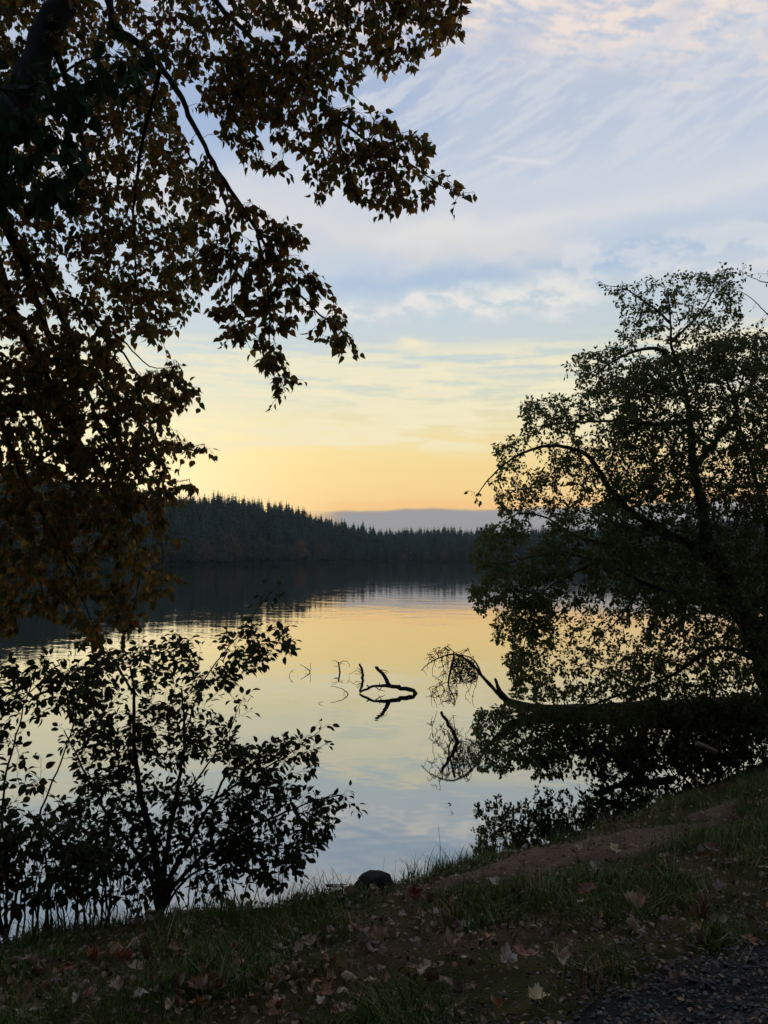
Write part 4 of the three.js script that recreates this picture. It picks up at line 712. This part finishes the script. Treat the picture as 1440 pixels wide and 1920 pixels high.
// ---------------------------------------------------------------- fallen leaves, each a thing of its own
{
  const r = rng(91);
  const maple = (seed, curl) => {   // five lobes, ragged, curled up at the rim; unit width
    const q = rng(seed), out = [], lobes = [[-2.25, 0.42], [-1.15, 0.5], [0, 0.62], [1.15, 0.5], [2.25, 0.42]];
    lobes.forEach(([a, L], k) => { const s = 1 + (q() - 0.5) * 0.25; out.push([a - 0.4, L * 0.66 * s], [a - 0.27, L * 0.86 * s], [a - 0.14, L * 0.8 * s], [a, L * s], [a + 0.14, L * 0.8 * s], [a + 0.27, L * 0.86 * s], [a + 0.4, L * 0.66 * s]); if (k < 4) out.push([(a + lobes[k + 1][0]) / 2, 0.41]); });
    out.push([Math.PI, 0.1]);
    const ax = q() * 6.28, cx = Math.cos(ax), sz = Math.sin(ax), b = new Builder(), P = (a, R) => { const x = Math.sin(a) * R, z = -Math.cos(a) * R, w = x * cx + z * sz, h = -x * sz + z * cx; return V(x * (1 - 0.25 * curl * w * w * 3), curl * (1.5 * w * w + 0.25 * Math.abs(h)) + (q() - 0.5) * 0.05, z * (1 - 0.25 * curl * w * w * 3)); };
    const C = V(0, 0, 0); for (let k = 0; k < out.length; k++) { const [a, R] = out[k], [a2, R2] = out[(k + 1) % out.length]; const p1 = P(a, R), p2 = P(a2, R2), m1 = P(a, R * 0.5), m2 = P(a2, R2 * 0.5); b.tri(C, m2, m1); b.tri(m1, m2, p2, p1); }
    b.tube([V(0, 0, 0), V(0.02, 0.02, 0.25), V(0.06, 0.06, 0.48)], 0.012, 0.008, 4);
    return b.build();
  };
  const forms = [maple(1, 0.5), maple(2, 1.1), maple(3, 1.7), maple(4, 2.3), maple(5, 0.9), maple(6, 3.0)];
  const tones = { tan: rgb(0.38, 0.25, 0.14), pale: rgb(0.47, 0.37, 0.26), rust: rgb(0.24, 0.06, 0.026), brown: rgb(0.16, 0.09, 0.048), orange: rgb(0.32, 0.13, 0.04), yellow: rgb(0.52, 0.38, 0.15) };
  const mats = Object.fromEntries(Object.entries(tones).map(([k, color]) => [k, std({ color, roughness: 0.4, side: THREE.DoubleSide })]));
  const drop = (p, size, tone, form, label, group, tip) => {
    const o = new THREE.Mesh(forms[form], mats[tone]); o.name = numbered('fallen_leaf'); o.castShadow = o.receiveShadow = true;
    o.position.copy(p); o.position.y += 0.034 + 0.022 * r(); o.rotation.set((r() - 0.5) * 0.9 + (tip ?? 0), r() * 6.28, (r() - 0.5) * 0.9); o.scale.set(size, size * (0.7 + 0.6 * r()), size * (0.75 + 0.4 * r())); if (r() < 0.3 && tip === undefined) { o.rotation.x += Math.PI; o.position.y += size * 0.3; } scene.add(o); return tag(o, label, 'leaf', group);
  };
  for (const [u, v, s, tone, form, label, tip] of [
    [1010, 1898, 0.14, 'yellow', 1, 'broad yellowish curled leaf at the gravel edge, lowest in the photo', 0.3], [1155, 1602, 0.13, 'yellow', 0, 'flat pale yellow leaf on the bare earth track', 0.1],
    [1105, 1598, 0.12, 'pale', 5, 'pale leaf rolled to a tube on the bare earth track beside a flat yellow leaf', 0.2], [1318, 1717, 0.13, 'pale', 5, 'whitish rolled leaf like a feather at the gravel edge, upper of two', 0.1],
    [1318, 1744, 0.13, 'brown', 3, 'dark cupped leaf with a pale rim below the whitish rolled leaf', 0.15], [1334, 1605, 0.13, 'pale', 3, 'curled pale leaf standing upright in grass by the track', 1.1],
    [1312, 1612, 0.1, 'pale', 3, 'smaller upright curled leaf beside another on grass by the track', 1.2], [778, 1702, 0.15, 'rust', 2, 'rust red leaf on the slope below the rock', 0.3],
    [712, 1774, 0.15, 'tan', 1, 'large tan leaf, edge on, in mid slope grass below the rust red leaf', 0.2], [950, 1822, 0.14, 'pale', 1, 'pale lobed leaf lying face up near the gravel corner', 0.1],
    [1048, 1814, 0.15, 'tan', 2, 'tan ribbed leaf beside dark red leaves at the gravel corner', 0.4], [1105, 1690, 0.19, 'rust', 4, 'long rust red leaf with one pale curled end in the grass', 0.2],
    [984, 1812, 0.17, 'rust', 4, 'dark red leaf between two pale ones at the gravel corner', 0.1], [1111, 1640, 0.11, 'pale', 2, 'small crumpled pale leaf just below the bare track', 0.3],
    [930, 1668, 0.11, 'pale', 1, 'pale leaf on the grassy slope straight below the reflected leaves', 0.2], [1190, 1722, 0.2, 'tan', 2, 'large crumpled tan leaf in tall grass short of the gravel', 0.2],
    [1208, 1757, 0.07, 'pale', 5, 'small white upright leaf curl at the gravel edge in dark grass', 1.3], [470, 1715, 0.13, 'rust', 2, 'dark red leaf in the shade beside the shrub', 0.3], [232, 1816, 0.15, 'rust', 2, 'reddish brown curled leaf in dark grass below the shrub', 0.3],
    [388, 1870, 0.17, 'orange', 2, 'orange brown leaf propped in the grass at the bottom of the photo', 0.5], [400, 1690, 0.12, 'brown', 1, 'brown leaf lying at the foot of the leafy shrub', 0.2],
  ]) drop(onGround(u, v), s * 0.78, tone, form, label, null, tip);
  const kinds = [['tan', 'tan fallen leaf lying crumpled among the grass of the near bank', 'tan leaves fallen on the bank', 0.3], ['brown', 'dark brown fallen leaf lying among the grass of the near bank', 'dark brown leaves fallen on the bank', 0.7], ['pale', 'pale bleached fallen leaf curled among the grass of the near bank', 'pale leaves fallen on the bank', 0.78], ['rust', 'rust red fallen leaf half hidden in the grass of the near bank', 'rust red leaves fallen on the bank', 0.9], ['orange', 'orange fallen leaf half hidden in the grass of the near bank', 'orange leaves fallen on the bank', 1]];
  for (let n = 0; n < 270;) {
    const u = 1440 * r(), v = 1590 + 330 * Math.pow(r(), 0.8), p = onGround(u, v); if (shoreDistance(p.x, p.z) < 0.2 || p.y < 0.05) continue;
    const gv = gravelEdge(p.x, p.z); if (gv > 0.15 && r() < 0.9) continue; if (fbm(p.x * 1.3, p.z * 1.3, 33, 2) < 0.22 + 0.4 * r()) continue; if (u > 700 && r() < 0.35) continue;
    const t = r(), k = kinds.find((q) => t < q[3]); n++;
    const where = u < 520 ? 'below the leafy shrub' : u < 900 ? 'on the slope under the rock' : 'between bare track and gravel'; drop(p, 0.035 + 0.06 * r(), k[0], Math.floor(r() * 6), k[1].replace('of the near bank', where), `${k[2].replace(' on the bank', '')} ${where}`);
  }
}

renderer.render(scene, camera);
